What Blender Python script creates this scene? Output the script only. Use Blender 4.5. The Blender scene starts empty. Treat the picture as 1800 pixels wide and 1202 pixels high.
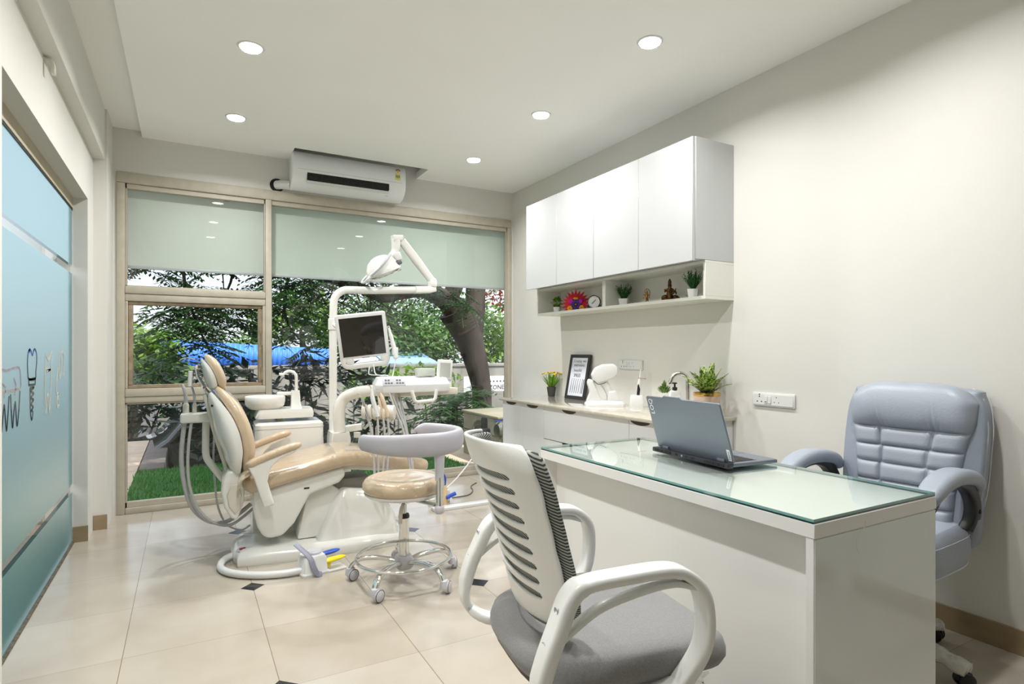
import bpy, bmesh, math, random
from mathutils import Vector, Matrix, Euler

SC = bpy.context.scene
COL = SC.collection
PI = math.pi
R = math.radians
random.seed(7)

# ------------------------------------------------------------------ camera
cam_data = bpy.data.cameras.new('camera')
cam = bpy.data.objects.new('camera', cam_data)
COL.objects.link(cam)
cam.location = (0.0, 0.0, 1.2)
cam.rotation_euler = (R(90), 0.0, R(-29.2))
cam_data.sensor_width = 36.0
cam_data.lens = 20.5
cam_data.shift_y = 17.0 / 1800.0
cam_data.clip_start = 0.02
cam_data.clip_end = 300.0
SC.camera = cam

# ------------------------------------------------------------------ exposure
SC.view_settings.view_transform = 'Standard'
SC.view_settings.look = 'None'
SC.view_settings.exposure = 0.75
SC.view_settings.gamma = 1.0
SC.view_settings.use_curve_mapping = False
try:
    SC.cycles.use_denoising = True
    SC.cycles.max_bounces = 12
    SC.cycles.diffuse_bounces = 6
    SC.cycles.glossy_bounces = 6
    SC.cycles.transmission_bounces = 8
    SC.cycles.transparent_max_bounces = 16
    SC.cycles.sample_clamp_indirect = 6.0
    SC.cycles.caustics_reflective = False
    SC.cycles.caustics_refractive = False
except Exception:
    pass

# ------------------------------------------------------------------ world: sky
world = bpy.data.worlds.new('sky')
SC.world = world
world.use_nodes = True
wn = world.node_tree.nodes
wl = world.node_tree.links
wn.clear()
w_out = wn.new('ShaderNodeOutputWorld')
w_bg = wn.new('ShaderNodeBackground')
w_sky = wn.new('ShaderNodeTexSky')
w_sky.sky_type = 'NISHITA'
w_sky.sun_disc = False
w_sky.sun_elevation = R(52)
w_sky.sun_rotation = R(200)
w_sky.dust_density = 3.0
w_mix = wn.new('ShaderNodeMixRGB')
w_mix.inputs[0].default_value = 0.72
w_mix.inputs[2].default_value = (3.7, 3.75, 4.2, 1)
wl.new(w_sky.outputs[0], w_mix.inputs[1])
wl.new(w_mix.outputs[0], w_bg.inputs[0])
w_bg.inputs[1].default_value = 0.24
wl.new(w_bg.outputs[0], w_out.inputs[0])

# ------------------------------------------------------------------ sun (over the roof, never enters the room)
sun_data = bpy.data.lights.new('sun', 'SUN')
sun_data.energy = 3.4
sun_data.angle = R(1.5)
sun_data.color = (1.0, 0.95, 0.86)
sun = bpy.data.objects.new('sun', sun_data)
COL.objects.link(sun)
sun.rotation_euler = Vector((-0.25, 0.55, -0.8)).to_track_quat('-Z', 'Y').to_euler()

DOWNLIGHT_POWER = 10.0
LENS_GLOW = 9.0


# ------------------------------------------------------------------ helpers: materials
def lin(c):
    out = []
    for v in c[:3]:
        v = v / 255.0
        out.append(v / 12.92 if v <= 0.04045 else ((v + 0.055) / 1.055) ** 2.4)
    return (out[0], out[1], out[2], 1.0)


def new_mat(name):
    m = bpy.data.materials.new(name)
    m.use_nodes = True
    m.node_tree.nodes.clear()
    return m, m.node_tree.nodes, m.node_tree.links


def pm(name, col, rough=0.5, metal=0.0, coat=0.0, var=0.04, scale=6.0, bump=0.0, bscale=60.0, spec=0.5, sheen=0.0, stretch=None):
    """procedural surface: principled shader, colour broken up by noise, optional bump"""
    m, n, l = new_mat(name)
    out = n.new('ShaderNodeOutputMaterial')
    b = n.new('ShaderNodeBsdfPrincipled')
    l.new(b.outputs[0], out.inputs[0])
    tc = n.new('ShaderNodeTexCoord')
    src = tc.outputs['Object']
    if stretch:
        mp = n.new('ShaderNodeMapping')
        mp.inputs['Scale'].default_value = stretch
        l.new(src, mp.inputs[0])
        src = mp.outputs[0]
    nz = n.new('ShaderNodeTexNoise')
    nz.inputs['Scale'].default_value = scale
    nz.inputs['Detail'].default_value = 4.0
    l.new(src, nz.inputs['Vector'])
    rp = n.new('ShaderNodeValToRGB')
    c = lin(col)
    rp.color_ramp.elements[0].position = 0.3
    rp.color_ramp.elements[1].position = 0.7
    rp.color_ramp.elements[0].color = tuple(max(0, v * (1 - var)) for v in c[:3]) + (1,)
    rp.color_ramp.elements[1].color = tuple(min(1, v * (1 + var)) for v in c[:3]) + (1,)
    l.new(nz.outputs['Fac'], rp.inputs[0])
    l.new(rp.outputs[0], b.inputs['Base Color'])
    b.inputs['Roughness'].default_value = rough
    b.inputs['Metallic'].default_value = metal
    b.inputs['Coat Weight'].default_value = coat
    b.inputs['Coat Roughness'].default_value = 0.05
    b.inputs['Specular IOR Level'].default_value = spec
    b.inputs['Sheen Weight'].default_value = sheen
    if bump > 0:
        nb = n.new('ShaderNodeTexNoise')
        nb.inputs['Scale'].default_value = bscale
        nb.inputs['Detail'].default_value = 3.0
        l.new(src, nb.inputs['Vector'])
        bp = n.new('ShaderNodeBump')
        bp.inputs['Strength'].default_value = bump
        bp.inputs['Distance'].default_value = 0.01
        l.new(nb.outputs['Fac'], bp.inputs['Height'])
        l.new(bp.outputs[0], b.inputs['Normal'])
    return m


def glass_mat(name, tint=(1, 1, 1, 1), ior=1.5, boost=1.0):
    """thin pane: see-through with fresnel reflections"""
    m, n, l = new_mat(name)
    out = n.new('ShaderNodeOutputMaterial')
    tr = n.new('ShaderNodeBsdfTransparent')
    tr.inputs[0].default_value = tint
    gl = n.new('ShaderNodeBsdfGlossy')
    gl.inputs['Roughness'].default_value = 0.01
    f0 = ((ior - 1) / (ior + 1)) ** 2
    ge = n.new('ShaderNodeNewGeometry')
    dt = n.new('ShaderNodeVectorMath')
    dt.operation = 'DOT_PRODUCT'
    l.new(ge.outputs['Normal'], dt.inputs[0])
    l.new(ge.outputs['Incoming'], dt.inputs[1])

    def mth(op, x, y=None):
        q = n.new('ShaderNodeMath')
        q.operation = op
        for i_, s_ in enumerate((x, y)):
            if s_ is None:
                continue
            if isinstance(s_, (int, float)):
                q.inputs[i_].default_value = s_
            else:
                l.new(s_, q.inputs[i_])
        return q.outputs[0]
    g5 = mth('POWER', mth('SUBTRACT', 1.0, mth('ABSOLUTE', dt.outputs['Value'])), 5.0)
    fac = mth('MINIMUM', mth('MULTIPLY', mth('ADD', f0, mth('MULTIPLY', g5, 1 - f0)), boost * 1.7), 1.0)
    mx = n.new('ShaderNodeMixShader')
    l.new(fac, mx.inputs[0])
    l.new(tr.outputs[0], mx.inputs[1])
    l.new(gl.outputs[0], mx.inputs[2])
    l.new(mx.outputs[0], out.inputs[0])
    return m


def leaf_mat(name, col, trans=0.45, var=0.35, scale=3.0):
    m, n, l = new_mat(name)
    out = n.new('ShaderNodeOutputMaterial')
    tc = n.new('ShaderNodeTexCoord')
    nz = n.new('ShaderNodeTexNoise')
    nz.inputs['Scale'].default_value = scale
    nz.inputs['Detail'].default_value = 5
    l.new(tc.outputs['Object'], nz.inputs['Vector'])
    rp = n.new('ShaderNodeValToRGB')
    c = lin(col)
    rp.color_ramp.elements[0].position = 0.32
    rp.color_ramp.elements[1].position = 0.68
    rp.color_ramp.elements[0].color = tuple(v * (1 - var) for v in c[:3]) + (1,)
    rp.color_ramp.elements[1].color = tuple(min(1, v * (1 + var)) for v in c[:3]) + (1,)
    l.new(nz.outputs['Fac'], rp.inputs[0])
    d = n.new('ShaderNodeBsdfPrincipled')
    d.inputs['Roughness'].default_value = 0.45
    l.new(rp.outputs[0], d.inputs['Base Color'])
    t = n.new('ShaderNodeBsdfTranslucent')
    l.new(rp.outputs[0], t.inputs[0])
    mx = n.new('ShaderNodeMixShader')
    mx.inputs[0].default_value = trans
    l.new(d.outputs[0], mx.inputs[1])
    l.new(t.outputs[0], mx.inputs[2])
    l.new(mx.outputs[0], out.inputs[0])
    return m


def glow_mat(name, col, strength):
    m, n, l = new_mat(name)
    out = n.new('ShaderNodeOutputMaterial')
    e = n.new('ShaderNodeEmission')
    e.inputs[0].default_value = lin(col)
    e.inputs[1].default_value = strength
    l.new(e.outputs[0], out.inputs[0])
    return m


# ------------------------------------------------------------------ helpers: mesh building
def cr(pts, n=6, closed=False):
    """Catmull-Rom smoothing of a list of tuples"""
    P = [Vector(p) for p in pts]
    N = len(P)
    out = []
    segs = N if closed else N - 1
    for i in range(segs):
        if closed:
            a, b, c, d = P[(i - 1) % N], P[i], P[(i + 1) % N], P[(i + 2) % N]
        else:
            b, c = P[i], P[i + 1]
            a = P[i - 1] if i > 0 else b + (b - c)
            d = P[i + 2] if i + 2 < N else c + (c - b)
        for k in range(n):
            t = k / n
            out.append(tuple(0.5 * ((2 * b) + (c - a) * t + (2 * a - 5 * b + 4 * c - d) * t * t + (3 * b - a - 3 * c + d) * t ** 3)))
    if not closed:
        out.append(tuple(P[-1]))
    return out


def rrect(w, h, r, n=4):
    """rounded rectangle outline centred on the origin, counter-clockwise"""
    r = min(r, w / 2 - 1e-5, h / 2 - 1e-5)
    o = []
    for cx, cy, a0 in ((w / 2 - r, h / 2 - r, 0), (-w / 2 + r, h / 2 - r, 90), (-w / 2 + r, -h / 2 + r, 180), (w / 2 - r, -h / 2 + r, 270)):
        for k in range(n + 1):
            a = R(a0 + 90 * k / n)
            o.append((cx + r * math.cos(a), cy + r * math.sin(a)))
    return o


def frange(a, b, n):
    return [a + (b - a) * i / n for i in range(n + 1)]


class MB:
    def __init__(self):
        self.v, self.f, self.m = [], [], []

    def add(self, vs, fs, m=0, M=None):
        o = len(self.v)
        self.v += [tuple(M @ Vector(p)) for p in vs] if M is not None else [tuple(p) for p in vs]
        self.f += [tuple(i + o for i in f) for f in fs]
        self.m += [m] * len(fs)
        return self

    def box(self, x0, x1, y0, y1, z0, z1, m=0, M=None):
        x0, x1 = min(x0, x1), max(x0, x1)
        y0, y1 = min(y0, y1), max(y0, y1)
        z0, z1 = min(z0, z1), max(z0, z1)
        vs = [(x0, y0, z0), (x1, y0, z0), (x1, y1, z0), (x0, y1, z0), (x0, y0, z1), (x1, y0, z1), (x1, y1, z1), (x0, y1, z1)]
        return self.add(vs, [(0, 3, 2, 1), (4, 5, 6, 7), (0, 1, 5, 4), (1, 2, 6, 5), (2, 3, 7, 6), (3, 0, 4, 7)], m, M)

    def prism(self, poly, axis, a0, a1, m=0, M=None):
        """extrude a 2-D outline: axis x takes (y,z), y takes (x,z), z takes (x,y)"""
        def P(p, a):
            return {'x': (a, p[0], p[1]), 'y': (p[0], a, p[1]), 'z': (p[0], p[1], a)}[axis]
        n = len(poly)
        vs = [P(p, a0) for p in poly] + [P(p, a1) for p in poly]
        fs = [tuple(range(n - 1, -1, -1)), tuple(range(n, 2 * n))] + [(i, (i + 1) % n, n + (i + 1) % n, n + i) for i in range(n)]
        return self.add(vs, fs, m, M)

    def loft(self, rings, m=0, cap=True, M=None, closed=False):
        n = len(rings[0])
        vs = [p for r in rings for p in r]
        fs = []
        K = len(rings)
        for k in range(K if closed else K - 1):
            a, b = k * n, ((k + 1) % K) * n
            for i in range(n):
                j = (i + 1) % n
                fs.append((a + i, a + j, b + j, b + i))
        if cap and not closed:
            fs.append(tuple(range(n - 1, -1, -1)))
            fs.append(tuple(range((K - 1) * n, K * n)))
        return self.add(vs, fs, m, M)

    def sweep(self, pts, section, side=None, m=0, cap=True, closed=False, scales=None, M=None):
        """sweep a 2-D section along points; section x runs along 'side' (or a carried frame), y along the normal"""
        P = [Vector(p) for p in pts]
        N = len(P)
        rings = []
        prev = None
        for i in range(N):
            if closed:
                t = P[(i + 1) % N] - P[(i - 1) % N]
            else:
                t = P[min(i + 1, N - 1)] - P[max(i - 1, 0)]
            if t.length < 1e-9:
                t = Vector((0, 0, 1))
            t.normalize()
            if side is not None:
                s = Vector(side)
                s = s - t * s.dot(t)
                if s.length < 1e-6:
                    s = t.orthogonal()
            elif prev is None:
                s = t.orthogonal()
            else:
                s = prev - t * prev.dot(t)
                if s.length < 1e-6:
                    s = t.orthogonal()
            s.normalize()
            prev = s
            u = t.cross(s)
            k = scales[i] if scales else 1.0
            kx, ky = k if isinstance(k, tuple) else (k, k)
            rings.append([tuple(P[i] + s * (x * kx) + u * (y * ky)) for x, y in section])
        return self.loft(rings, m, cap, M, closed)

    def tube(self, pts, r, n=10, m=0, cap=True, closed=False, M=None):
        sec = [(math.cos(2 * PI * i / n), math.sin(2 * PI * i / n)) for i in range(n)]
        sc = list(r) if isinstance(r, (list, tuple)) else [r] * len(pts)
        return self.sweep(pts, sec, None, m, cap, closed, sc, M)

    def lathe(self, prof, c=(0, 0, 0), n=24, axis='z', m=0, M=None, cap=True):
        rings = []
        for r, h in prof:
            r = max(r, 1e-5)
            ring = []
            for i in range(n):
                a = 2 * PI * i / n
                x, y = r * math.cos(a), r * math.sin(a)
                ring.append({'z': (c[0] + x, c[1] + y, c[2] + h), 'x': (c[0] + h, c[1] + x, c[2] + y), 'y': (c[0] + y, c[1] + h, c[2] + x)}[axis])
            rings.append(ring)
        return self.loft(rings, m, cap, M)

    def ell(self, c, rad, nu=16, nv=10, m=0, M=None, p=1.0):
        rings = []
        for j in range(nv + 1):
            a = -PI / 2 + PI * j / nv
            ca, sa = max(math.cos(a), 1e-4), math.sin(a)
            ca, sa = ca ** p, math.copysign(abs(sa) ** p, sa)
            rings.append([(c[0] + rad[0] * ca * math.cos(2 * PI * i / nu), c[1] + rad[1] * ca * math.sin(2 * PI * i / nu), c[2] + rad[2] * sa) for i in range(nu)])
        return self.loft(rings, m, True, M)

    def grid(self, us, vs_, fn, m=0, skip=None, M=None):
        nu, nv = len(us), len(vs_)
        vs = [fn(u, v) for v in vs_ for u in us]
        fs = []
        for j in range(nv - 1):
            for i in range(nu - 1):
                if skip and skip(i, j):
                    continue
                fs.append((j * nu + i, j * nu + i + 1, (j + 1) * nu + i + 1, (j + 1) * nu + i))
        return self.add(vs, fs, m, M)


def obj(name, mb, mats, parent=None, nrm=None, bevel=0.0, seg=2, sub=0, smooth=40, solid=0.0, offset=0.0, bev_ang=32, xf=None):
    """link a mesh builder as ONE mesh object; coordinates are the parent's local frame"""
    me = bpy.data.meshes.new(name)
    me.from_pydata(mb.v, [], mb.f)
    if not isinstance(mats, (list, tuple)):
        mats = [mats]
    for mt in mats:
        me.materials.append(mt)
    if len(mats) > 1:
        me.polygons.foreach_set('material_index', mb.m)
    bm = bmesh.new()
    bm.from_mesh(me)
    if xf is not None:
        bmesh.ops.transform(bm, matrix=xf, verts=bm.verts)
    bmesh.ops.recalc_face_normals(bm, faces=bm.faces)
    if nrm is not None:
        for f_ in bm.faces:
            if f_.normal.dot(Vector(nrm)) < 0:
                f_.normal_flip()
    if bevel > 0:
        es = [e for e in bm.edges if len(e.link_faces) == 2 and e.calc_face_angle(0) > R(bev_ang)]
        if es:
            bmesh.ops.bevel(bm, geom=es, offset=bevel, segments=seg, profile=0.5, affect='EDGES', clamp_overlap=True)
    bm.to_mesh(me)
    bm.free()
    if smooth:
        me.polygons.foreach_set('use_smooth', [True] * len(me.polygons))
        me.set_sharp_from_angle(angle=R(smooth))
    o = bpy.data.objects.new(name, me)
    COL.objects.link(o)
    if parent is not None:
        o.parent = parent
    if solid:
        md = o.modifiers.new('thickness', 'SOLIDIFY')
        md.thickness = solid
        md.offset = offset
    if sub:
        md = o.modifiers.new('rounding', 'SUBSURF')
        md.levels = sub
        md.render_levels = sub
    return o


def tag(o, label, cat, group=None):
    o['label'] = label
    o['category'] = cat
    if group:
        o['group'] = group
    return o


def thing(name, label, cat, loc=(0, 0, 0), rz=0.0, group=None):
    o = bpy.data.objects.new(name, None)
    o.empty_display_size = 0.05
    COL.objects.link(o)
    o.location = loc
    o.rotation_euler = (0, 0, rz)
    return tag(o, label, cat, group)


def struct(name, mb, mat, parent=None, **k):
    o = obj(name, mb, mat, parent, **k)
    if parent is None:
        o['kind'] = 'structure'
    return o


def copy_tree(o, parent=None):
    c = o.copy()
    COL.objects.link(c)
    if parent is not None:
        c.parent = parent
    for ch in [x for x in bpy.data.objects if x.parent == o]:
        copy_tree(ch, c)
    return c


def text(name, body, size, mat, parent, M, extrude=0.0004, align='CENTER', squash=1.0):
    """lettering as a thin mesh; M maps the text's own xy plane into the parent's frame"""
    cu = bpy.data.curves.new(name, 'FONT')
    cu.body = body
    cu.size = size
    cu.extrude = extrude
    cu.resolution_u = 3
    cu.align_x = align
    cu.align_y = 'CENTER'
    tmp = bpy.data.objects.new(name, cu)
    COL.objects.link(tmp)
    dg = bpy.context.evaluated_depsgraph_get()
    me = bpy.data.meshes.new_from_object(tmp.evaluated_get(dg))
    bpy.data.objects.remove(tmp)
    bpy.data.curves.remove(cu)
    me.transform(M @ Matrix.Diagonal((squash, 1, 1, 1)))
    me.materials.clear()
    me.materials.append(mat)
    o = bpy.data.objects.new(name, me)
    COL.objects.link(o)
    o.parent = parent
    return o


def frame_m(o, x, y):
    """matrix with origin o, x axis x, y axis y (made square), z = x cross y"""
    x = Vector(x).normalized()
    y = Vector(y)
    y = (y - x * y.dot(x)).normalized()
    z = x.cross(y)
    m = Matrix.Identity(4)
    for i in range(3):
        m[i][0], m[i][1], m[i][2], m[i][3] = x[i], y[i], z[i], o[i]
    return m


# ------------------------------------------------------------------ materials
M_wall = pm('wall_paint', (216, 215, 209), 0.85, var=0.012, scale=2.5, bump=0.03, bscale=180, spec=0.2)
M_ceil = pm('ceiling_paint', (246, 246, 244), 0.9, var=0.01, scale=2.0, spec=0.15)
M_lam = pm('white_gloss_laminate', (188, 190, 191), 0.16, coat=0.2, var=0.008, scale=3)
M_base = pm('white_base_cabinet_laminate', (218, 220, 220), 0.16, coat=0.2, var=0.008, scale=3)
M_desk = pm('white_desk_laminate', (234, 234, 232), 0.2, coat=0.2, var=0.008, scale=3)
M_deskgrey = pm('pale_grey_gloss_panel', (224, 230, 230), 0.1, coat=0.5, var=0.03, scale=2.5)
M_lam2 = pm('white_matt_board', (224, 224, 216), 0.35, var=0.01, scale=4)
M_plastic = pm('white_plastic', (217, 218, 217), 0.28, var=0.012, scale=5, coat=0.15)
M_enamel = pm('white_moulded_shell', (226, 226, 221), 0.18, coat=0.3, var=0.012, scale=4)
M_ivory = pm('ivory_plastic', (212, 208, 196), 0.3, var=0.015, scale=5)
M_chairwhite = pm('white_chair_plastic', (230, 231, 229), 0.32, var=0.012, scale=5, coat=0.1)
M_grey = pm('pale_grey_plastic', (188, 188, 194), 0.38, var=0.02, scale=8)
M_hose = pm('grey_hose_rubber', (186, 186, 186), 0.4, var=0.02, scale=20)
M_chrome = pm('polished_chrome', (222, 222, 220), 0.08, metal=1.0, var=0.02, scale=9)
M_steel = pm('brushed_steel', (170, 165, 150), 0.28, metal=1.0, var=0.08, scale=12, stretch=(1, 1, 14))
M_black = pm('black_plastic', (24, 24, 26), 0.42, var=0.08, scale=14)
M_dark = pm('dark_recess', (20, 20, 20), 0.7, var=0.1, scale=20)
M_screen = pm('dark_screen_glass', (24, 21, 18), 0.06, var=0.05, scale=3)
M_brass = pm('aged_brass', (150, 108, 52), 0.32, metal=0.85, var=0.45, scale=45)
M_bronze = pm('dark_antique_brass', (98, 70, 40), 0.38, metal=0.8, var=0.5, scale=55)
M_gold = pm('gold_foil', (205, 165, 90), 0.22, metal=1.0, var=0.15, scale=30)
M_tileskirt = pm('brown_skirting_tile', (150, 131, 103), 0.3, var=0.10, scale=7, stretch=(1, 1, 3))
M_frame = pm('weathered_window_frame', (178, 171, 155), 0.5, var=0.07, scale=14, bump=0.10, bscale=45)
M_framedark = pm('brown_worn_window_sash', (146, 130, 106), 0.55, var=0.3, scale=18, bump=0.15, bscale=40)
M_glass = glass_mat('clear_window_glass', (0.93, 0.97, 0.95, 1), 1.5)
M_stone = pm('beige_polished_stone', (190, 184, 171), 0.08, coat=0.5, var=0.10, scale=26)
M_blue = pm('bright_blue_plastic', (42, 82, 190), 0.35, var=0.06, scale=12)
M_yellow = pm('yellow_plastic', (238, 214, 20), 0.35, var=0.05, scale=12)
M_red = pm('red_felt', (205, 22, 50), 0.7, var=0.1, scale=25)
M_soil = pm('dark_soil', (46, 34, 24), 0.95, var=0.4, scale=80, bump=0.5)
M_leafA = leaf_mat('deep_green_leaf', (40, 92, 32), 0.3, 0.4, 30)
M_leafB = leaf_mat('fresh_green_leaf', (112, 160, 30), 0.35, 0.45, 40)
M_petal = pm('yellow_petal', (244, 206, 20), 0.6, var=0.12, scale=60)

# =================================================================== THE ROOM
XR, YW, ZC, ZS = 2.888, 5.15, 2.80, 3.04        # right wall, window wall, false ceiling, slab above
XL, XP, XG, YB = -0.546, -0.469, -0.625, -2.30  # left wall, pillar face, frosted glass, wall behind


def floor_mat():
    m, n, l = new_mat('vitrified_floor_tiles')

    def mth(op, a, b=None, c=None):
        x = n.new('ShaderNodeMath')
        x.operation = op
        for i, s in enumerate((a, b, c)):
            if s is None:
                continue
            if isinstance(s, (int, float)):
                x.inputs[i].default_value = s
            else:
                l.new(s, x.inputs[i])
        return x.outputs[0]
    out = n.new('ShaderNodeOutputMaterial')
    b = n.new('ShaderNodeBsdfPrincipled')
    l.new(b.outputs[0], out.inputs[0])
    tc = n.new('ShaderNodeTexCoord')
    sp = n.new('ShaderNodeSeparateXYZ')
    l.new(tc.outputs['Object'], sp.inputs[0])
    X, Y = sp.outputs[0], sp.outputs[1]
    P = 0.5155
    fx = mth('DIVIDE', mth('SUBTRACT', X, 0.297), P)
    fy = mth('DIVIDE', mth('SUBTRACT', Y, 3.247), P)
    dx = mth('ABSOLUTE', mth('MULTIPLY', mth('SUBTRACT', fx, mth('ROUND', fx)), P))
    dy = mth('ABSOLUTE', mth('MULTIPLY', mth('SUBTRACT', fy, mth('ROUND', fy)), P))
    joint = mth('MAXIMUM', mth('LESS_THAN', dx, 0.0013), mth('MULTIPLY', mth('LESS_THAN', dy, 0.0009), 0.7))
    # small black lozenges: every second crossing, staggered from row to row
    Q = 2 * P
    u = mth('DIVIDE', mth('SUBTRACT', X, 0.297), Q)
    col = mth('ROUND', u)
    ex = mth('ABSOLUTE', mth('MULTIPLY', mth('SUBTRACT', u, col), Q))
    yy = mth('DIVIDE', mth('SUBTRACT', mth('SUBTRACT', Y, 3.247), mth('MULTIPLY', col, P)), Q)
    ey = mth('ABSOLUTE', mth('MULTIPLY', mth('SUBTRACT', yy, mth('ROUND', yy)), Q))
    loz = mth('LESS_THAN', mth('ADD', ex, ey), 0.0575)
    # cloudy stone figure, each tile a touch different
    nz = n.new('ShaderNodeTexNoise')
    nz.inputs['Scale'].default_value = 2.6
    nz.inputs['Detail'].default_value = 6
    l.new(tc.outputs['Object'], nz.inputs['Vector'])
    wn_ = n.new('ShaderNodeTexWhiteNoise')
    wn_.noise_dimensions = '2D'
    cb = n.new('ShaderNodeCombineXYZ')
    l.new(mth('FLOOR', fx), cb.inputs[0])
    l.new(mth('FLOOR', fy), cb.inputs[1])
    l.new(cb.outputs[0], wn_.inputs['Vector'])
    v = mth('ADD', mth('MULTIPLY', nz.outputs['Fac'], 0.75), mth('MULTIPLY', wn_.outputs['Value'], 0.25))
    rp = n.new('ShaderNodeValToRGB')
    rp.color_ramp.elements[0].position = 0.3
    rp.color_ramp.elements[1].position = 0.72
    rp.color_ramp.elements[0].color = lin((168, 158, 143))
    rp.color_ramp.elements[1].color = lin((187, 180, 168))
    l.new(v, rp.inputs[0])
    m1 = n.new('ShaderNodeMixRGB')
    m1.inputs[2].default_value = lin((120, 106, 84))
    l.new(joint, m1.inputs[0])
    l.new(rp.outputs[0], m1.inputs[1])
    m2 = n.new('ShaderNodeMixRGB')
    m2.inputs[2].default_value = lin((28, 28, 30))
    l.new(loz, m2.inputs[0])
    l.new(m1.outputs[0], m2.inputs[1])
    l.new(m2.outputs[0], b.inputs['Base Color'])
    # pale scuffs: rougher
    n2 = n.new('ShaderNodeTexNoise')
    n2.inputs['Scale'].default_value = 9
    n2.inputs['Detail'].default_value = 8
    l.new(tc.outputs['Object'], n2.inputs['Vector'])
    l.new(mth('ADD', mth('MULTIPLY', n2.outputs['Fac'], 0.16), 0.08), b.inputs['Roughness'])
    b.inputs['Coat Weight'].default_value = 0.0
    b.inputs['Specular IOR Level'].default_value = 0.38
    b.inputs['Coat Roughness'].default_value = 0.08
    return m


struct('floor', MB().box(-0.70, XR + 0.1, YB - 0.1, 5.24, -0.12, 0.0), floor_mat(), smooth=0)

# walls -------------------------------------------------------------
struct('wall_right', MB().box(XR, XR + 0.12, YB, 5.27, 0, ZS), M_wall, smooth=0)
struct('wall_front', MB().box(-0.70, XR + 0.12, YB - 0.12, YB, 0, ZS), pm('grey_partition_laminate', (146, 156, 160), 0.4, var=0.04, scale=3), smooth=0)
b = MB()
b.box(-0.70, XR, YW, YW + 0.12, 2.525, ZS)
b.box(-0.70, -0.445, YW, YW + 0.12, 0, 2.525)
b.box(2.862, XR, YW, YW + 0.12, 0, 2.525)
struct('wall_back', b, M_wall, smooth=0)
b = MB()
b.box(-0.70, XL, YB, 2.573, 0, 2.50)         # wall nearer than the opening
b.box(-0.70, XL, 2.573, 4.55, 2.172, 2.50)   # lintel
b.box(-0.70, XL, 4.55, YW, 0, 2.50)          # far jamb
b.box(-0.70, XP - 0.012, YB, 4.80, 2.50, ZS)         # beam along the top
b.box(XL, XP, 4.795, YW, 0, 2.50)            # corner pillar
b.box(XL, XP, 4.80, YW, 2.50, ZS)
struct('wall_left', b, M_wall, smooth=0)

# ceiling: a false ceiling with a slot along the left and a notch above the air conditioner
struct('ceiling', MB().box(-0.70, XR + 0.12, YB - 0.12, 5.27, ZS, ZS + 0.1), M_ceil, smooth=0)
b = MB()
b.box(-0.287, XR, YB, 4.83, ZC, ZC + 0.06)
b.box(-0.287, 0.745, 4.83, YW, ZC, ZC + 0.06)
b.box(1.86, XR, 4.83, YW, ZC, ZC + 0.06)
b.box(-0.70, -0.287, YB, YW, 2.845, 2.90)
struct('ceiling_panel', b, M_ceil, smooth=0)

# skirting ------------------------------------------------------------
b = MB()
for y0 in frange(1.13 - 0.6 * 5, 2.36, 6)[:-1]:
    b.box(XR - 0.012, XR, max(y0 + 0.0015, YB), min(y0 + 0.5915, 2.41), 0, 0.098)
struct('baseboard_right', b, M_tileskirt, smooth=0)
b = MB()
b.box(XG + 0.004, XL + 0.003, 4.538, 4.549, 0, 0.098)
b.box(XL + 0.001, XP + 0.002, 4.783, 4.794, 0, 0.098)
struct('baseboard_left', b, M_tileskirt, smooth=0)

# ------------------------------------------------------------------ window in the back wall
win = bpy.data.objects.new('window_1', None)
COL.objects.link(win)
win['kind'] = 'structure'
FY0, FY1 = YW - 0.015, YW + 0.07
b = MB()
b.box(-0.445, 2.862, FY0, FY1, 2.445, 2.525)       # head
b.box(-0.445, -0.393, FY0, FY1, 0.0, 2.445)        # left jamb
b.box(2.822, 2.862, FY0, FY1, 0.0, 2.445)          # right jamb
b.box(-0.393, 2.822, FY0, FY1, 0.0, 0.045)         # sill
b.box(0.566, 0.613, FY0, FY1, 0.045, 2.445)        # mullion
obj('frame', b, M_frame, win, bevel=0.006, seg=2)
b = MB()
b.box(-0.393, 0.566, FY0 - 0.004, FY1, 1.630, 1.685)
b.box(-0.393, 0.566, FY0 + 0.004, FY1, 1.575, 1.630)
obj('transom', b, M_frame, win, bevel=0.007, seg=2)
b = MB()
b.box(-0.393, 0.566, FY0 - 0.004, FY1, 0.865, 0.925)
b.box(-0.393, 0.566, FY0 + 0.004, FY1, 0.820, 0.865)
obj('transom', b, M_frame, win, bevel=0.007, seg=2)
# glazing beads round each pane
b = MB()
for (x0, x1, z0, z1) in ((-0.393, 0.566, 1.685, 2.445), (-0.393, 0.566, 0.045, 0.820), (0.613, 2.822, 0.045, 2.445)):
    w = 0.026
    top = 0.038 if z1 > 2 else 0.012
    b.box(x0, x1, FY0 + 0.018, FY1 - 0.02, z1 - top, z1)
    b.box(x0, x1, FY0 + 0.018, FY1 - 0.02, z0, z0 + (0.04 if z0 < 0.1 else 0.008))
    b.box(x0, x0 + (0.012 if x0 < 0 else 0.004), FY0 + 0.018, FY1 - 0.02, z0, z1)
    b.box(x1 - 0.010, x1, FY0 + 0.018, FY1 - 0.02, z0, z1)
obj('glazing_bead', b, M_frame, win, bevel=0.004, seg=1)
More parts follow.
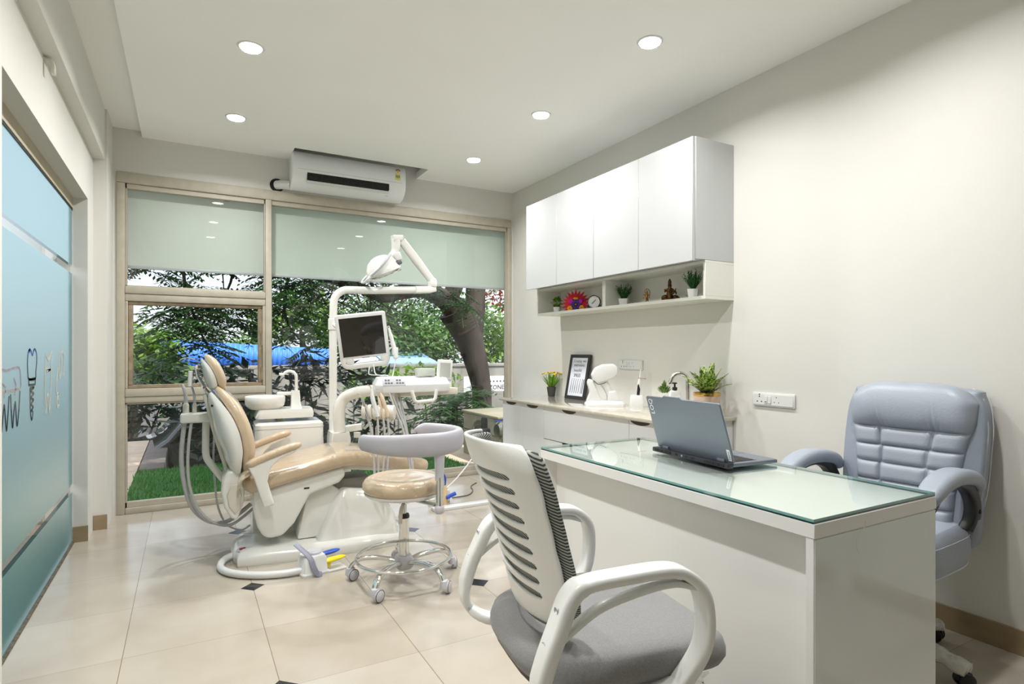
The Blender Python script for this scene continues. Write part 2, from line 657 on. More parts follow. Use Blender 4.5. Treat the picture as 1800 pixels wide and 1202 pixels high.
# opening sash
sash = MB()
for (x0, x1, z0, z1) in ((-0.375, 0.545, 1.548, 1.575), (-0.375, 0.545, 0.925, 0.952), (-0.375, -0.345, 0.952, 1.548), (0.513, 0.545, 0.952, 1.548)):
    sash.box(x0, x1, FY0 + 0.022, FY1 - 0.01, z0, z1)
obj('sash', sash, M_framedark, win, bevel=0.004, seg=1)
b = MB()
b.box(-0.393, -0.375, FY0 + 0.006, FY1, 0.925, 1.575)
b.box(0.545, 0.566, FY0 + 0.006, FY1, 0.925, 1.575)
obj('sash_stop', b, M_frame, win, bevel=0.004, seg=1)
for zz in (1.30, 1.02):
    h = MB().tube([(0.540, FY0 + 0.012, zz - 0.05), (0.540, FY0 + 0.012, zz + 0.05)], 0.006, 8)
    obj('hinge', h, M_framedark, win)
for (x0, x1, z0, z1) in ((-0.385, 0.560, 1.690, 2.44), (-0.350, 0.520, 0.945, 1.555), (-0.388, 0.560, 0.05, 0.818), (0.615, 2.815, 0.05, 2.44)):
    g = MB().add([(x0, YW + 0.030, z0), (x1, YW + 0.030, z0), (x1, YW + 0.030, z1), (x0, YW + 0.030, z1)], [(0, 1, 2, 3)])
    o = obj('pane', g, M_glass, win, smooth=0)

# roller blinds hanging outside the glass
M_blind = leaf_mat('pale_green_blind_cloth', (228, 231, 224), 0.35, 0.02, 3)
M_blind2 = leaf_mat('blind_cloth_with_glass_tint', (222, 229, 221), 0.35, 0.02, 3)  # same cloth, made greener to carry the tint of the glass before it
for (x0, x1, mt, lb) in ((-0.40, 0.585, M_blind, 'pale roller blind half lowered behind the small upper left pane'),
                         (0.592, 2.87, M_blind2, 'wide roller blind half lowered behind the large window pane, pane tint in its colour')):
    rb = thing('roller_blind', lb, 'blind', ((x0 + x1) / 2, 5.25, 2.5))
    W = (x1 - x0) / 2
    obj('cloth', MB().box(-W, W, -0.0015, 0.0015, -0.652, 0.0), mt, rb, smooth=0)
    if x0 < 0:
        obj('dark_tape', MB().box(0.175, 0.215, -0.004, -0.002, -0.085, -0.055), pm('dark_grey_tape', (92, 98, 100), 0.6), rb, smooth=0)
    obj('bottom_bar', MB().box(-W, W, -0.008, 0.008, -0.672, -0.648), M_grey, rb, bevel=0.004)
    obj('roller_tube', MB().tube([(-W, 0.0, 0.0), (W, 0.0, 0.0)], 0.022, 14), M_grey, rb)

# ------------------------------------------------------------------ frosted glass door on the left
def frost_mat():
    m, n, l = new_mat('frosted_teal_film')
    out = n.new('ShaderNodeOutputMaterial')
    rf = n.new('ShaderNodeBsdfRefraction')
    rf.inputs['Roughness'].default_value = 0.55
    rf.inputs['IOR'].default_value = 1.25
    rf.inputs[0].default_value = (0.88, 0.97, 0.99, 1)
    tl = n.new('ShaderNodeBsdfTranslucent')
    tl.inputs[0].default_value = lin((140, 178, 180))
    df = n.new('ShaderNodeBsdfDiffuse')
    df.inputs[0].default_value = lin((104, 146, 146))
    a = n.new('ShaderNodeMixShader')
    a.inputs[0].default_value = 0.25
    l.new(rf.outputs[0], a.inputs[1])
    l.new(tl.outputs[0], a.inputs[2])
    d = n.new('ShaderNodeMixShader')
    d.inputs[0].default_value = 0.42
    l.new(a.outputs[0], d.inputs[1])
    l.new(df.outputs[0], d.inputs[2])
    l.new(d.outputs[0], out.inputs[0])
    return m


M_frost = frost_mat()
M_cutdark = pm('painted_cut_line_dark', (44, 66, 70), 0.1, var=0.2, scale=20)  # solid colours paint the light and dark seen through clear cuts
M_cutpale = pm('painted_cut_line_pale', (186, 192, 178), 0.15, var=0.1, scale=20)
M_cutblue = pm('painted_cut_line_blue', (62, 104, 160), 0.15, var=0.1, scale=20)
M_cutpink = pm('painted_cut_line_rosy', (160, 150, 156), 0.15, var=0.15, scale=30)
door = bpy.data.objects.new('door_1', None)
COL.objects.link(door)
door['kind'] = 'structure'
b = MB()
b.box(XG - 0.02, XL - 0.002, 2.573, 4.55, 2.150, 2.172)
obj('head_frame', MB().box(XG - 0.03, XG + 0.004, 2.573, 4.55, 2.102, 2.172), pm('beige_head_profile', (176, 166, 144), 0.5, var=0.08), door, smooth=0)
obj('dark_seal', MB().box(XG - 0.012, XG + 0.002, 2.573, 4.55, 2.088, 2.103), M_dark, door, smooth=0)
def yz(x, y0, y1, z0, z1):
    return MB().add([(x, y0, z0), (x, y1, z0), (x, y1, z1), (x, y0, z1)], [(0, 1, 2, 3)])
obj('pane', yz(XG - 0.010, 2.573, 4.548, 0.004, 2.095), M_glass, door, smooth=0)
obj('floor_channel', MB().box(XG - 0.012, XG + 0.012, 2.573, 4.548, 0.0, 0.007), pm('dirty_floor_channel', (92, 84, 70), 0.8, var=0.5, scale=60), door, smooth=0)
for (z0, z1) in ((0.004, 0.318), (0.372, 1.690), (1.742, 2.09)):
    obj('frosted_film', yz(XG, 2.573, 4.546, z0, z1), M_frost, door, smooth=0, nrm=(1, 0, 0))
# figures laid on the film as solid ribbons: wired teeth, an implant, files
def ribbon(paths, w, mat, name):
    rb_ = MB()
    sec = [(-w, -0.0006), (w, -0.0006), (w, 0.0006), (-w, 0.0006)]
    for p in paths:
        pts = [(XG + 0.0025, a, c) for a, c in p]
        if len(pts) > 3:
            pts = cr(pts, 5)
        P_ = [Vector(q) for q in pts]
        rb_.sweep(pts, [(y_, x_) for x_, y_ in sec], side=(1, 0, 0))
    return obj(name, rb_, mat, door, smooth=0)


crown = [(3.395, 1.211), (3.369, 1.199), (3.355, 1.17), (3.352, 1.138), (3.36, 1.101), (3.378, 1.076), (3.505, 1.071), (3.519, 1.105), (3.538, 1.156), (3.534, 1.19), (3.5, 1.211), (3.473, 1.205), (3.449, 1.184), (3.422, 1.201), (3.395, 1.211)]
screw = [(3.404, 1.034), (3.481, 1.034), (3.408, 1.017), (3.477, 1.005), (3.413, 0.988), (3.473, 0.975), (3.419, 0.959), (3.466, 0.942), (3.422, 0.929), (3.459, 0.918), (3.433, 0.885), (3.408, 0.931), (3.401, 1.034)]
root1 = [(2.911, 1.012), (2.916, 0.95), (2.93, 0.889), (2.949, 0.946), (2.969, 0.99), (2.982, 0.943), (3.002, 0.887), (3.022, 0.946), (3.04, 1.021)]
root2 = [(3.064, 1.027), (3.078, 0.934), (3.095, 0.888), (3.114, 0.949), (3.139, 0.99), (3.151, 0.934), (3.169, 0.887), (3.197, 0.953), (3.217, 1.032)]
arch = [(2.911, 1.132), (3.002, 1.126), (3.1, 1.132), (3.181, 1.134), (3.217, 1.123), (3.228, 1.086), (3.228, 1.047), (3.159, 1.042), (3.057, 1.042), (2.976, 1.043), (2.911, 1.036)]
file1 = [(3.74, 1.189), (3.819, 1.159), (3.896, 1.196), (3.887, 1.141), (3.877, 1.07), (3.858, 0.952), (3.83, 0.882), (3.796, 0.98), (3.74, 0.883)]
file2 = [(3.736, 1.176), (3.723, 1.098), (3.719, 1.008), (3.723, 0.935)]
file3 = [(3.74, 1.116), (3.865, 1.106), (3.762, 1.1)]
last1 = [(4.132, 1.193), (4.099, 1.138), (4.105, 1.057), (4.159, 1.085), (4.165, 1.188), (4.23, 1.193), (4.25, 1.119), (4.23, 1.057)]
last2 = [(4.078, 1.108), (4.026, 1.04), (4.026, 0.97), (4.091, 0.966), (4.052, 0.939), (4.039, 0.9), (4.091, 0.901), (4.083, 0.937)]
ribbon([crown, [(3.374, 1.072), (3.511, 1.075)], [(3.374, 1.048), (3.505, 1.045)], [(3.378, 1.072), (3.378, 1.048)], [(3.508, 1.073), (3.505, 1.045)], screw], 0.0055, M_cutdark, 'implant_figure')
ribbon([root1, root2], 0.0055, M_cutdark, 'tooth_root_figure')
ribbon([arch, [(2.94, 1.075), (2.99, 1.06), (2.97, 1.02)], [(3.12, 1.09), (3.15, 1.06), (3.13, 1.02)]], 0.0045, M_cutpink, 'brace_figure')
ribbon([file1, file2, file3], 0.008, M_cutpale, 'file_figure')
ribbon([last1, last2], 0.008, M_cutpale, 'molar_figure')
ribbon([[(3.372, 1.200), (3.40, 1.205)]], 0.008, M_cutblue, 'implant_tip_figure')

# ------------------------------------------------------------------ downlights
M_lens = glow_mat('lit_lamp_lens', (255, 250, 240), LENS_GLOW)
lights = [(0.297, 4.392, 'left row, farthest lit round downlight, near the air conditioner'),
          (0.297, 3.341, 'left row, nearer lit round downlight, above the dental chair'),
          (2.09, 4.392, 'right row, farthest lit round downlight, in the ceiling corner'),
          (2.09, 3.338, 'right row, middle lit round downlight in the white ceiling'),
          (2.09, 2.280, 'right row, nearest and largest lit round downlight'),
          (0.297, 2.280, 'left row, lit round downlight just above the frame edge'),
          (0.297, 1.20, 'lit round downlight over the open floor'), (2.09, 1.20, 'lit round downlight over the desk end')]
for (lx, ly, lb) in lights:
    t = thing('ceiling_downlight', lb, 'ceiling light', (lx, ly, ZC), 0, 'round recessed downlights')
    ring = MB().lathe([(0.054, -0.001), (0.057, -0.006), (0.064, -0.006), (0.068, -0.001)], n=32, cap=False)
    obj('trim_ring', ring, M_plastic, t)
    obj('lens', MB().lathe([(0.0, -0.0035), (0.0555, -0.0035)], n=32, cap=False), M_lens, t)
    ld = bpy.data.lights.new('downlight_lamp', 'AREA')
    ld.shape = 'DISK'
    ld.size = 0.10
    ld.energy = DOWNLIGHT_POWER
    ld.color = (1.0, 0.99, 0.975)
    ld.spread = R(152)
    lo = bpy.data.objects.new('downlight_lamp', ld)
    COL.objects.link(lo)
    lo.parent = t
    lo.location = (0, 0, -0.012)
    lo.visible_camera = True

# ------------------------------------------------------------------ small wall things
t = thing('cable_stub', 'short beige cable stub poking out of the wall above the frosted glass', 'cable stub', (XL, 3.24, 2.455))
obj('stub', MB().sweep(cr([(0, 0, 0.03), (0.03, 0.0, 0.02), (0.035, 0.0, -0.03)], 5), rrect(0.03, 0.014, 0.004, 2), side=(0, 1, 0)), M_ivory, t)

# =================================================================== FIXED FURNITURE
# air conditioner ------------------------------------------------------
ac = thing('air_conditioner', 'white wall air conditioner with dark outlet slot above the window', 'air conditioner', (1.215, YW, 2.53))
def acprof(inset=0.0):
    return [(-0.002, 0.012), (-0.09, 0.0 + inset), (-0.165, 0.028), (-0.215, 0.075), (-0.226, 0.115), (-0.226, 0.235), (-0.205, 0.285), (-0.16, 0.298), (-0.002, 0.298)]
b = MB()
hw = 0.472
b.prism(acprof(), 'x', -hw, hw)
M_acwhite = pm('bright_white_casing', (238, 240, 242), 0.25, coat=0.2, var=0.008)
obj('body', b, M_acwhite, ac, bevel=0.012, seg=3)
b = MB()
b.box(-0.36, 0.32, -0.2275, -0.15, 0.064, 0.122)
obj('outlet', b, M_dark, ac, bevel=0.004)
for k in range(13):
    x = -0.345 + 0.052 * k
    obj('vane', MB().box(x - 0.0015, x + 0.0015, -0.2290, -0.19, 0.070, 0.118), M_black, ac, smooth=0)
b = MB()
b.sweep([(-0.36, -0.205, 0.050), (0.32, -0.205, 0.050)], rrect(0.03, 0.006, 0.003, 2), side=(0, -0.75, 0.66))
obj('flap', b, M_plastic, ac)
obj('seam', MB().box(-0.43, 0.435, -0.2268, -0.224, 0.142, 0.1445), M_grey, ac, smooth=0)
t_ = MB().box(0.372, 0.422, -0.2275, -0.2262, 0.165, 0.225)
lab = obj('energy_label', t_, pm('yellow_label_paper', (226, 224, 140), 0.6, var=0.03), ac, smooth=0)
lab2 = MB()
for k in range(6):
    a0, a1 = R(20 + 25 * k), R(20 + 25 * k + 20)
    lab2.add([(0.397 + 0.011 * math.cos(a0), -0.2280, 0.238 + 0.011 * math.sin(a0)), (0.397 + 0.024 * math.cos(a0), -0.2280, 0.238 + 0.024 * math.sin(a0)),
              (0.397 + 0.024 * math.cos(a1), -0.2280, 0.238 + 0.024 * math.sin(a1)), (0.397 + 0.011 * math.cos(a1), -0.2280, 0.238 + 0.011 * math.sin(a1))], [(0, 1, 2, 3)])
obj('rating_arc', lab2, pm('red_label_print', (180, 62, 70), 0.6), ac, smooth=0)
obj('rating_star', MB().lathe([(0.0, 0.0), (0.009, 0.0)], (0.397, -0.2282, 0.236), 10, 'y', cap=False), M_yellow, ac, smooth=0)
b = MB()
for k in range(3):
    b.box(0.379 + 0.013 * k, 0.387 + 0.013 * k, -0.2281, -0.2279, 0.185 - 0.004 * (k % 2), 0.207)
obj('label_print', b, pm('grey_print', (120, 120, 90), 0.6), ac, smooth=0)
obj('display_mark', MB().box(0.30, 0.325, -0.170, -0.168, 0.028, 0.032), M_grey, ac, smooth=0)

t = thing('drain_pipe', 'white pipe stub leaving the wall at the left of the air conditioner', 'pipe', (0.70, YW, 2.565))
obj('pipe', MB().tube([(-0.045, 0.0, 0.01), (-0.02, -0.035, 0.008), (0.05, -0.06, 0.006)], 0.036, 16), M_plastic, t)
obj('wall_hole', MB().lathe([(0.0, -0.0015), (0.056, -0.0015)], (-0.045, 0, 0.008), 24, 'y', cap=False), M_dark, t)

# wall cabinet -----------------------------------------------------------
wc = thing('wall_cabinet', 'white glossy wall cabinet with four tall plain doors above the open shelf', 'cabinet', (2.727, 3.363, 1.738))
b = MB().box(-0.158, XR - 2.727, 2.421 - 3.363, 4.306 - 3.363, 0.0, 0.707)
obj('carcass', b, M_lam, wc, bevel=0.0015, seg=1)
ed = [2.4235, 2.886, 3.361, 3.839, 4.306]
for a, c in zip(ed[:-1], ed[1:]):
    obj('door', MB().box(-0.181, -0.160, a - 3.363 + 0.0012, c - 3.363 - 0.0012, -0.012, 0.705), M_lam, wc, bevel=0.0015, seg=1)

ds = thing('display_shelf', 'open white display shelf of two bays hung under the wall cabinet', 'shelf', (2.768, 3.36, 1.509))
x0, x1 = 2.647 - 2.768, XR - 2.768
obj('shelf_board', MB().box(x0, x1, 2.421 - 3.36, 4.292 - 3.36, 0, 0.020), M_lam2, ds, bevel=0.001, seg=1)
obj('top_board', MB().box(x0, x1, 2.421 - 3.36, 4.292 - 3.36, 0.211, 0.2275), M_lam2, ds, bevel=0.001, seg=1)
obj('end_panel', MB().box(x0, x1, 2.421 - 3.36, 2.439 - 3.36, 0.020, 0.211), M_lam2, ds, bevel=0.001, seg=1)
obj('end_panel', MB().box(x0, x1, 4.274 - 3.36, 4.292 - 3.36, 0.020, 0.211), M_lam2, ds, bevel=0.001, seg=1)
obj('divider', MB().box(x0, x1, 3.352 - 3.36, 3.388 - 3.36, 0.020, 0.211), M_lam2, ds, bevel=0.001, seg=1)
obj('back_panel', MB().box(x1 - 0.006, x1, 2.439 - 3.36, 4.274 - 3.36, 0.020, 0.211), M_lam2, ds, smooth=0)

# counter -------------------------------------------------------------------
ct = thing('worktop', 'beige polished stone worktop along the right wall', 'worktop', (2.609, 3.40, 0.787))
obj('slab', MB().box(2.33 - 2.609, XR - 2.609, 2.40 - 3.40, 4.40 - 3.40, 0.0, 0.022), M_stone, ct, bevel=0.003)
M_scoop = pm('scoop_hollow_shade', (70, 58, 46), 0.4, metal=0.3, var=0.1)  # dark tone paints the shade inside the cut-away notches


def scoop(parent, y, z, w):
    """finger pull: a dark half ellipse painting the shaded hollow below the worktop"""
    pts = [(y + w * math.cos(PI + PI * k / 14), z + 0.024 * math.sin(PI + PI * k / 14)) for k in range(15)]
    h = obj('handle', MB().prism(pts, 'x', -0.0105, 0.004), M_scoop, parent, smooth=30)
    return h


def base_unit(label, y0, y1, fronts, group=None):
    u = thing('base_cabinet', label, 'cabinet', (2.37, (y0 + y1) / 2, 0), 0)
    yc = (y0 + y1) / 2
    b = MB()
    b.box(0.012, XR - 2.374, y0 - yc, y1 - yc, 0.08, 0.7865)
    b.box(0.05, XR - 2.374, y0 - yc, y1 - yc, 0.0, 0.08)
    obj('carcass', b, M_base, u, smooth=0)
    for (kind, a, c, z0, z1, pull) in fronts:
        d = obj(kind, MB().box(-0.008, 0.010, a - yc + 0.0015, c - yc - 0.0015, z0 + 0.0015, z1 - 0.0015), M_base, u, bevel=0.0015, seg=1)
        if pull is not None:
            h = scoop(d, pull - yc, z1 - 0.0015, 0.085)
    return u


base_unit('white base cabinet with two doors at the window end of the worktop', 3.737, 4.385,
          [('door', 4.054, 4.385, 0.085, 0.785, 4.24), ('door', 3.737, 4.054, 0.085, 0.785, 3.90)])
base_unit('white base cabinet with deep drawers in the middle under the worktop', 2.762, 3.737,
          [('drawer', 2.762, 3.737, 0.545, 0.785, 3.40), ('drawer', 2.762, 3.737, 0.085, 0.543, 3.40)])
base_unit('white base cabinet behind the laptop, nearest end of the worktop', 2.425, 2.762,
          [('door', 2.425, 2.762, 0.085, 0.785, 2.66)])

# ------------------------------------------------------------------ socket plates
def socket_plate(label, y0, y1, z0, z1, x=XR):
    yc, zc = (y0 + y1) / 2, (z0 + z1) / 2
    s = thing('socket_plate', label, 'socket', (x, yc, zc), -PI / 2)
    w, h = (y1 - y0), (z1 - z0)
    # local: x runs towards the camera end (-Y in the room), y = out of the wall is -... built facing local -y
    obj('plate', MB().box(-w / 2, w / 2, -0.011, 0.0, -h / 2, h / 2), M_plastic, s, bevel=0.004, seg=2)
    obj('face', MB().box(-w / 2 + 0.008, w / 2 - 0.008, -0.0135, -0.011, -h / 2 + 0.008, h / 2 - 0.008), M_plastic, s, bevel=0.001, seg=1)
    for cx, big in ((-w * 0.32, True), (w * 0.09, False)):
        r0 = 0.0042 if big else 0.003
        for (dx, dz) in ((0, 0.016), (-0.014, -0.012), (0.014, -0.012)) + (((0, 0.028),) if big else ()):
            obj('socket_hole', MB().lathe([(0.0, 0.0), (r0, 0.0)], (cx + dx, -0.0138, dz), 10, 'y', cap=False), M_dark, s, smooth=0)
    for cx in (-w * 0.16, -w * 0.07):
        obj('rocker_switch', MB().box(cx - w * 0.036, cx + w * 0.036, -0.0175, -0.0135, -h * 0.27, h * 0.27), M_plastic, s, bevel=0.0015, seg=1)
    obj('indicator', MB().box(-w * 0.16 - 0.004, -w * 0.16 + 0.004, -0.0182, -0.0176, -h * 0.18, -h * 0.12), M_dark, s, smooth=0)
    return s


socket_plate('white socket plate with two rocker switches on the wall near the chair', 2.010, 2.279, 0.885 + 0.004, 0.966)
socket_plate('small white socket plate above the worktop behind the electric brush', 3.219, 3.478, 1.066, 1.137)

# =================================================================== DESK
DX0, DX1, DY0, DY1 = 1.466, 2.096, 0.966, 2.346
dk = thing('desk', 'white desk with a greenish glass top standing before the right wall', 'desk', ((DX0 + DX1) / 2, (DY0 + DY1) / 2, 0))
cx, cy = (DX0 + DX1) / 2, (DY0 + DY1) / 2
a, c, e, f = DX0 - cx, DX1 - cx, DY0 - cy, DY1 - cy
obj('tabletop', MB().box(a, c, e, f, 0.698, 0.737), M_desk, dk, bevel=0.0012, seg=1)
obj('side_panel', MB().box(a + 0.002, c - 0.002, e + 0.004, e + 0.027, 0.0, 0.698), M_desk, dk, bevel=0.0012, seg=1)
obj('grey_facing', MB().box(a + 0.006, c - 0.003, e + 0.0015, e + 0.0038, 0.0, 0.694), M_deskgrey, dk, smooth=0)
obj('side_panel', MB().box(a + 0.002, c - 0.002, f - 0.027, f - 0.002, 0.0, 0.698), M_desk, dk, bevel=0.0012, seg=1)
obj('modesty_panel', MB().box(a + 0.075, a + 0.093, e + 0.027, f - 0.027, 0.03, 0.698), M_desk, dk, smooth=0)
M_deskglass = glass_mat('pale_green_table_glass', (0.925, 0.985, 0.955, 1), 1.5, 0.8)
M_edge = pm('teal_glass_edge', (128, 176, 172), 0.08, coat=0.6, var=0.08, scale=10, stretch=(3, 3, 40))
M_edgedark = pm('glass_edge_shade_line', (16, 52, 54), 0.1, coat=0.6, var=0.1, scale=10)  # dark band paints the gap shadow and inner reflection along the lower edge
gt = MB()
g0, g1, g2, g3 = a + 0.001, c - 0.003, e + 0.003, f - 0.003
gt.add([(g0, g2, 0.7500), (g1, g2, 0.7500), (g1, g3, 0.7500), (g0, g3, 0.7500)], [(0, 1, 2, 3)], 0)
for (z0, z1, mi) in ((0.7425, 0.750, 1), (0.7372, 0.7425, 2)):
    vs = [(g0, g2, z0), (g1, g2, z0), (g1, g3, z0), (g0, g3, z0), (g0, g2, z1), (g1, g2, z1), (g1, g3, z1), (g0, g3, z1)]
    gt.add(vs, [(0, 1, 5, 4), (1, 2, 6, 5), (2, 3, 7, 6), (3, 0, 4, 7)], mi)
obj('glass_top', gt, [M_deskglass, M_edge, M_edgedark], dk, smooth=0)
obj('loose_thread', MB().tube(cr([(a + 0.235, e - 0.001, 0.715), (a + 0.225, e - 0.004, 0.700), (a + 0.20, e - 0.003, 0.688), (a + 0.185, e - 0.004, 0.668), (a + 0.187, e - 0.003, 0.648), (a + 0.197, e - 0.003, 0.632), (a + 0.212, e - 0.003, 0.618)], 5), 0.0006, 5), M_plastic, dk)

# =================================================================== LAPTOP
LW, LD = 0.452, 0.268
lp = thing('laptop', 'open dark blue-grey laptop on the glass desk, its lid towards the camera', 'laptop', (1.812, 1.755, 0.7502), R(-4.8))
M_lid = pm('slate_blue_lid', (112, 119, 131), 0.36, metal=0.3, var=0.03, scale=4)
M_lapdark = pm('dark_laptop_plastic', (40, 41, 48), 0.42, var=0.08, scale=16)
M_silver = pm('silver_print', (226, 232, 236), 0.35, metal=0.0, var=0.03)
# local: x forward to the user, y along the rear edge
obj('base', MB().box(0.016, LD, -LW / 2 + 0.006, LW / 2 - 0.006, 0.006, 0.0215), M_lid, lp, bevel=0.005, seg=2)
rear = obj('rear_vent_block', MB().box(-0.002, 0.03, -LW / 2, LW / 2, 0.004, 0.0235), M_lapdark, lp, bevel=0.004, seg=2)
for k in range(4):
    for s in (-1, 1):
        yv = s * (LW / 2 - 0.03 - 0.028 * k)
        obj('vent_slot', MB().box(-0.0036, 0.001, yv - 0.011, yv + 0.011, 0.0085, 0.0195), M_dark, rear, smooth=0)
for yv, w in ((-0.035, 0.018), (0.005, 0.010), (0.03, 0.007), (0.065, 0.016)):
    obj('port', MB().box(-0.0036, 0.001, yv - w / 2, yv + w / 2, 0.0105, 0.0175), M_grey if w < 0.009 else M_dark, rear, smooth=0)
obj('rubber_foot', MB().box(0.24, 0.255, -0.16, 0.16, 0.0, 0.0065), M_black, lp, smooth=0)
obj('rubber_foot', MB().box(0.03, 0.045, -0.16, 0.16, 0.0, 0.0065), M_black, lp, smooth=0)
kb = MB()
for r_ in range(5):
    for k in range(15):
        y0 = -0.19 + 0.0255 * k
        kb.box(0.075 + 0.0185 * r_, 0.0915 + 0.0185 * r_, y0, y0 + 0.023, 0.0215, 0.0232)
obj('keyboard', kb, M_black, lp, smooth=0)
obj('keyboard_deck', MB().box(0.068, 0.175, -0.20, 0.20, 0.0213, 0.0219), M_lapdark, lp, smooth=0)
obj('touchpad', MB().box(0.185, 0.255, -0.06, 0.05, 0.0213, 0.0219), M_lid, lp, smooth=0)
for s in (-1, 1):
    obj('hinge', MB().box(0.020, 0.040, s * 0.165 - 0.02, s * 0.165 + 0.02, 0.018, 0.034), M_lid, lp, bevel=0.003)
la = R(17.5)
LM = Matrix.Translation((0.034, 0, 0.022)) @ Matrix.Rotation(la, 4, 'Y')     # lid: z up the lid, leaning to the user's far side
LM = Matrix.Translation((0.036, 0, 0.020)) @ Matrix.Rotation(-la, 4, 'Y')
lid = MB()
hh = 0.245
outl = [(-LW / 2 + 0.002, 0.004), (LW / 2 - 0.002, 0.004), (LW / 2 - 0.004, hh - 0.006), (LW / 2 - 0.010, hh), (0.110, hh), (0.100, hh + 0.008), (0.0, hh + 0.008), (-0.014, hh), (-LW / 2 + 0.010, hh), (-LW / 2 + 0.004, hh - 0.006)]
lid.prism(outl, 'x', -0.004, 0.004)
lido = obj('lid', lid, M_lid, lp, bevel=0.0012, seg=1, xf=LM)
obj('screen', MB().box(0.0041, 0.0046, -LW / 2 + 0.012, LW / 2 - 0.012, 0.02, hh - 0.008), M_screen, lido, smooth=0, xf=LM)
# lettering on the lid's back, running down its far edge, and the small badge
tm = LM @ frame_m(Vector((-0.0045, LW / 2 - 0.030, hh - 0.046)), (0, 0, -1), (0, 1, 0))
tm = LM @ frame_m(Vector((-0.0045, LW / 2 - 0.030, hh - 0.046)), (0, 0, 1), (0, 1, 0))
text('lid_lettering', 'LOQ', 0.034, M_silver, lido, tm)
obj('badge', MB().box(-0.0052, -0.0041, -LW / 2 + 0.008, -LW / 2 + 0.024, 0.012, 0.058), M_silver, lido, smooth=0, xf=LM)
text('badge_lettering', 'Lenovo', 0.0115, M_lapdark, lido, LM @ frame_m(Vector((-0.0057, -LW / 2 + 0.016, 0.035)), (0, 0, 1), (0, 1, 0)), 0.0002)

# =================================================================== SMALL THINGS ON SHELF AND WORKTOP
def blade(mb, base, direc, length, width, bend, seg=4, m=0, fold=0.15):
    """one curved leaf with a shallow fold"""
    d = Vector(direc).normalized()
    side = d.cross(Vector((0, 0, 1)))
    if side.length < 1e-4:
        side = Vector((1, 0, 0))
    side.normalize()
    out = Vector((d.x, d.y, 0))
    if out.length < 1e-4:
        out = Vector((random.uniform(-1, 1), random.uniform(-1, 1), 0))
    out.normalize()
    p = Vector(base)
    vs, fs = [], []
    cur = d.copy()
    for k in range(seg + 1):
        t = k / seg
        w = width * math.sin(PI * min(0.98, 0.12 + 0.88 * t)) ** 0.8
        nrm = side.cross(cur).normalized()
        vs += [tuple(p - side * w + nrm * (w * fold)), tuple(p), tuple(p + side * w + nrm * (w * fold))]
        cur = (cur + out * (bend / seg) - Vector((0, 0, 1)) * (bend * 0.8 / seg)).normalized()
        p = p + cur * (length / seg)
    for k in range(seg):
        o = 3 * k
        fs += [(o, o + 1, o + 4, o + 3), (o + 1, o + 2, o + 5, o + 4)]
    mb.add(vs, fs, m)


M_potwhite = pm('white_ceramic_pot', (236, 236, 238), 0.2, coat=0.3, var=0.01)


def square_pot(parent, w, h):
    rings = []
    for (s, z) in ((0.80, 0.0), (1.0, h), (0.90, h), (0.86, h - 0.006)):
        rings.append([(x, y, z) for x, y in rrect(w * s, w * s, 0.004, 2)])
    obj('pot', MB().loft(rings), M_potwhite, parent, smooth=50)
    obj('soil', MB().box(-w * 0.42, w * 0.42, -w * 0.42, w * 0.42, h - 0.012, h - 0.004), M_soil, parent, smooth=0)


def grass_plant(label, loc, w, h, top, spread, n, seed, tips=True):
    rnd = random.Random(seed)
    t = thing('potted_plant', label, 'potted plant', loc, R(38))
    square_pot(t, w, h)
    g = MB()
    for k in range(n):
        a = rnd.uniform(0, 2 * PI)
        tilt = rnd.uniform(0.05, spread)
        L = top * rnd.uniform(0.55, 1.0)
        d = (math.cos(a) * tilt, math.sin(a) * tilt, 1.0)
        base = (math.cos(a) * w * 0.22 * rnd.random(), math.sin(a) * w * 0.22 * rnd.random(), h - 0.006)
        blade(g, base, d, L, 0.0035 * rnd.uniform(0.7, 1.2), 0.25 * tilt, 4)
        if tips and rnd.random() < 0.45:
            dd = Vector(d).normalized()
            p = Vector(base) + dd * L * 0.92
            for q in range(4):
                blade(g, tuple(p - dd * 0.012 * q), (dd.x + rnd.uniform(-1, 1), dd.y + rnd.uniform(-1, 1), dd.z), 0.014, 0.0035, 0.2, 2)
    obj('foliage', g, M_leafA, t, smooth=0)
    return t


SZ = 1.5295
grass_plant('dark green grass in a white square pot left in the wide shelf bay', (2.762, 3.285, SZ), 0.066, 0.052, 0.125, 0.75, 70, 3)
grass_plant('dark green grass in a white square pot at the near end of the shelf', (2.725, 2.590, SZ), 0.066, 0.055, 0.140, 0.75, 80, 5)
grass_plant('thin green grass in a white pot half hidden by the shelf divider', (2.775, 3.455, SZ), 0.055, 0.045, 0.105, 0.5, 40, 9)

t = thing('potted_plant', 'bushy light green plant in a tiny white pot at the far shelf end', 'potted plant', (2.760, 4.150, SZ), R(38))
square_pot(t, 0.054, 0.050)
g = MB()
rnd = random.Random(4)
for k in range(150):
    u, a = rnd.uniform(-0.9, 1), rnd.uniform(0, 2 * PI)
    s = math.sqrt(max(0, 1 - u * u))
    rr_ = rnd.uniform(0.5, 1)
    p = (0.043 * s * math.cos(a) * rr_, 0.043 * s * math.sin(a) * rr_, 0.088 + 0.036 * u * rr_)
    blade(g, p, (math.cos(a) * s, math.sin(a) * s, u + 0.3), 0.022, 0.008, 0.4, 3)
for k in range(6):
    blade(g, (0.012, -0.01, 0.125), (rnd.uniform(-.5, .5), rnd.uniform(-.5, .5), 1), 0.028, 0.006, 0.3, 3)
g.tube([(0, 0, 0.045), (0, 0, 0.09)], 0.004, 6)
obj('foliage', g, M_leafB, t, smooth=0)

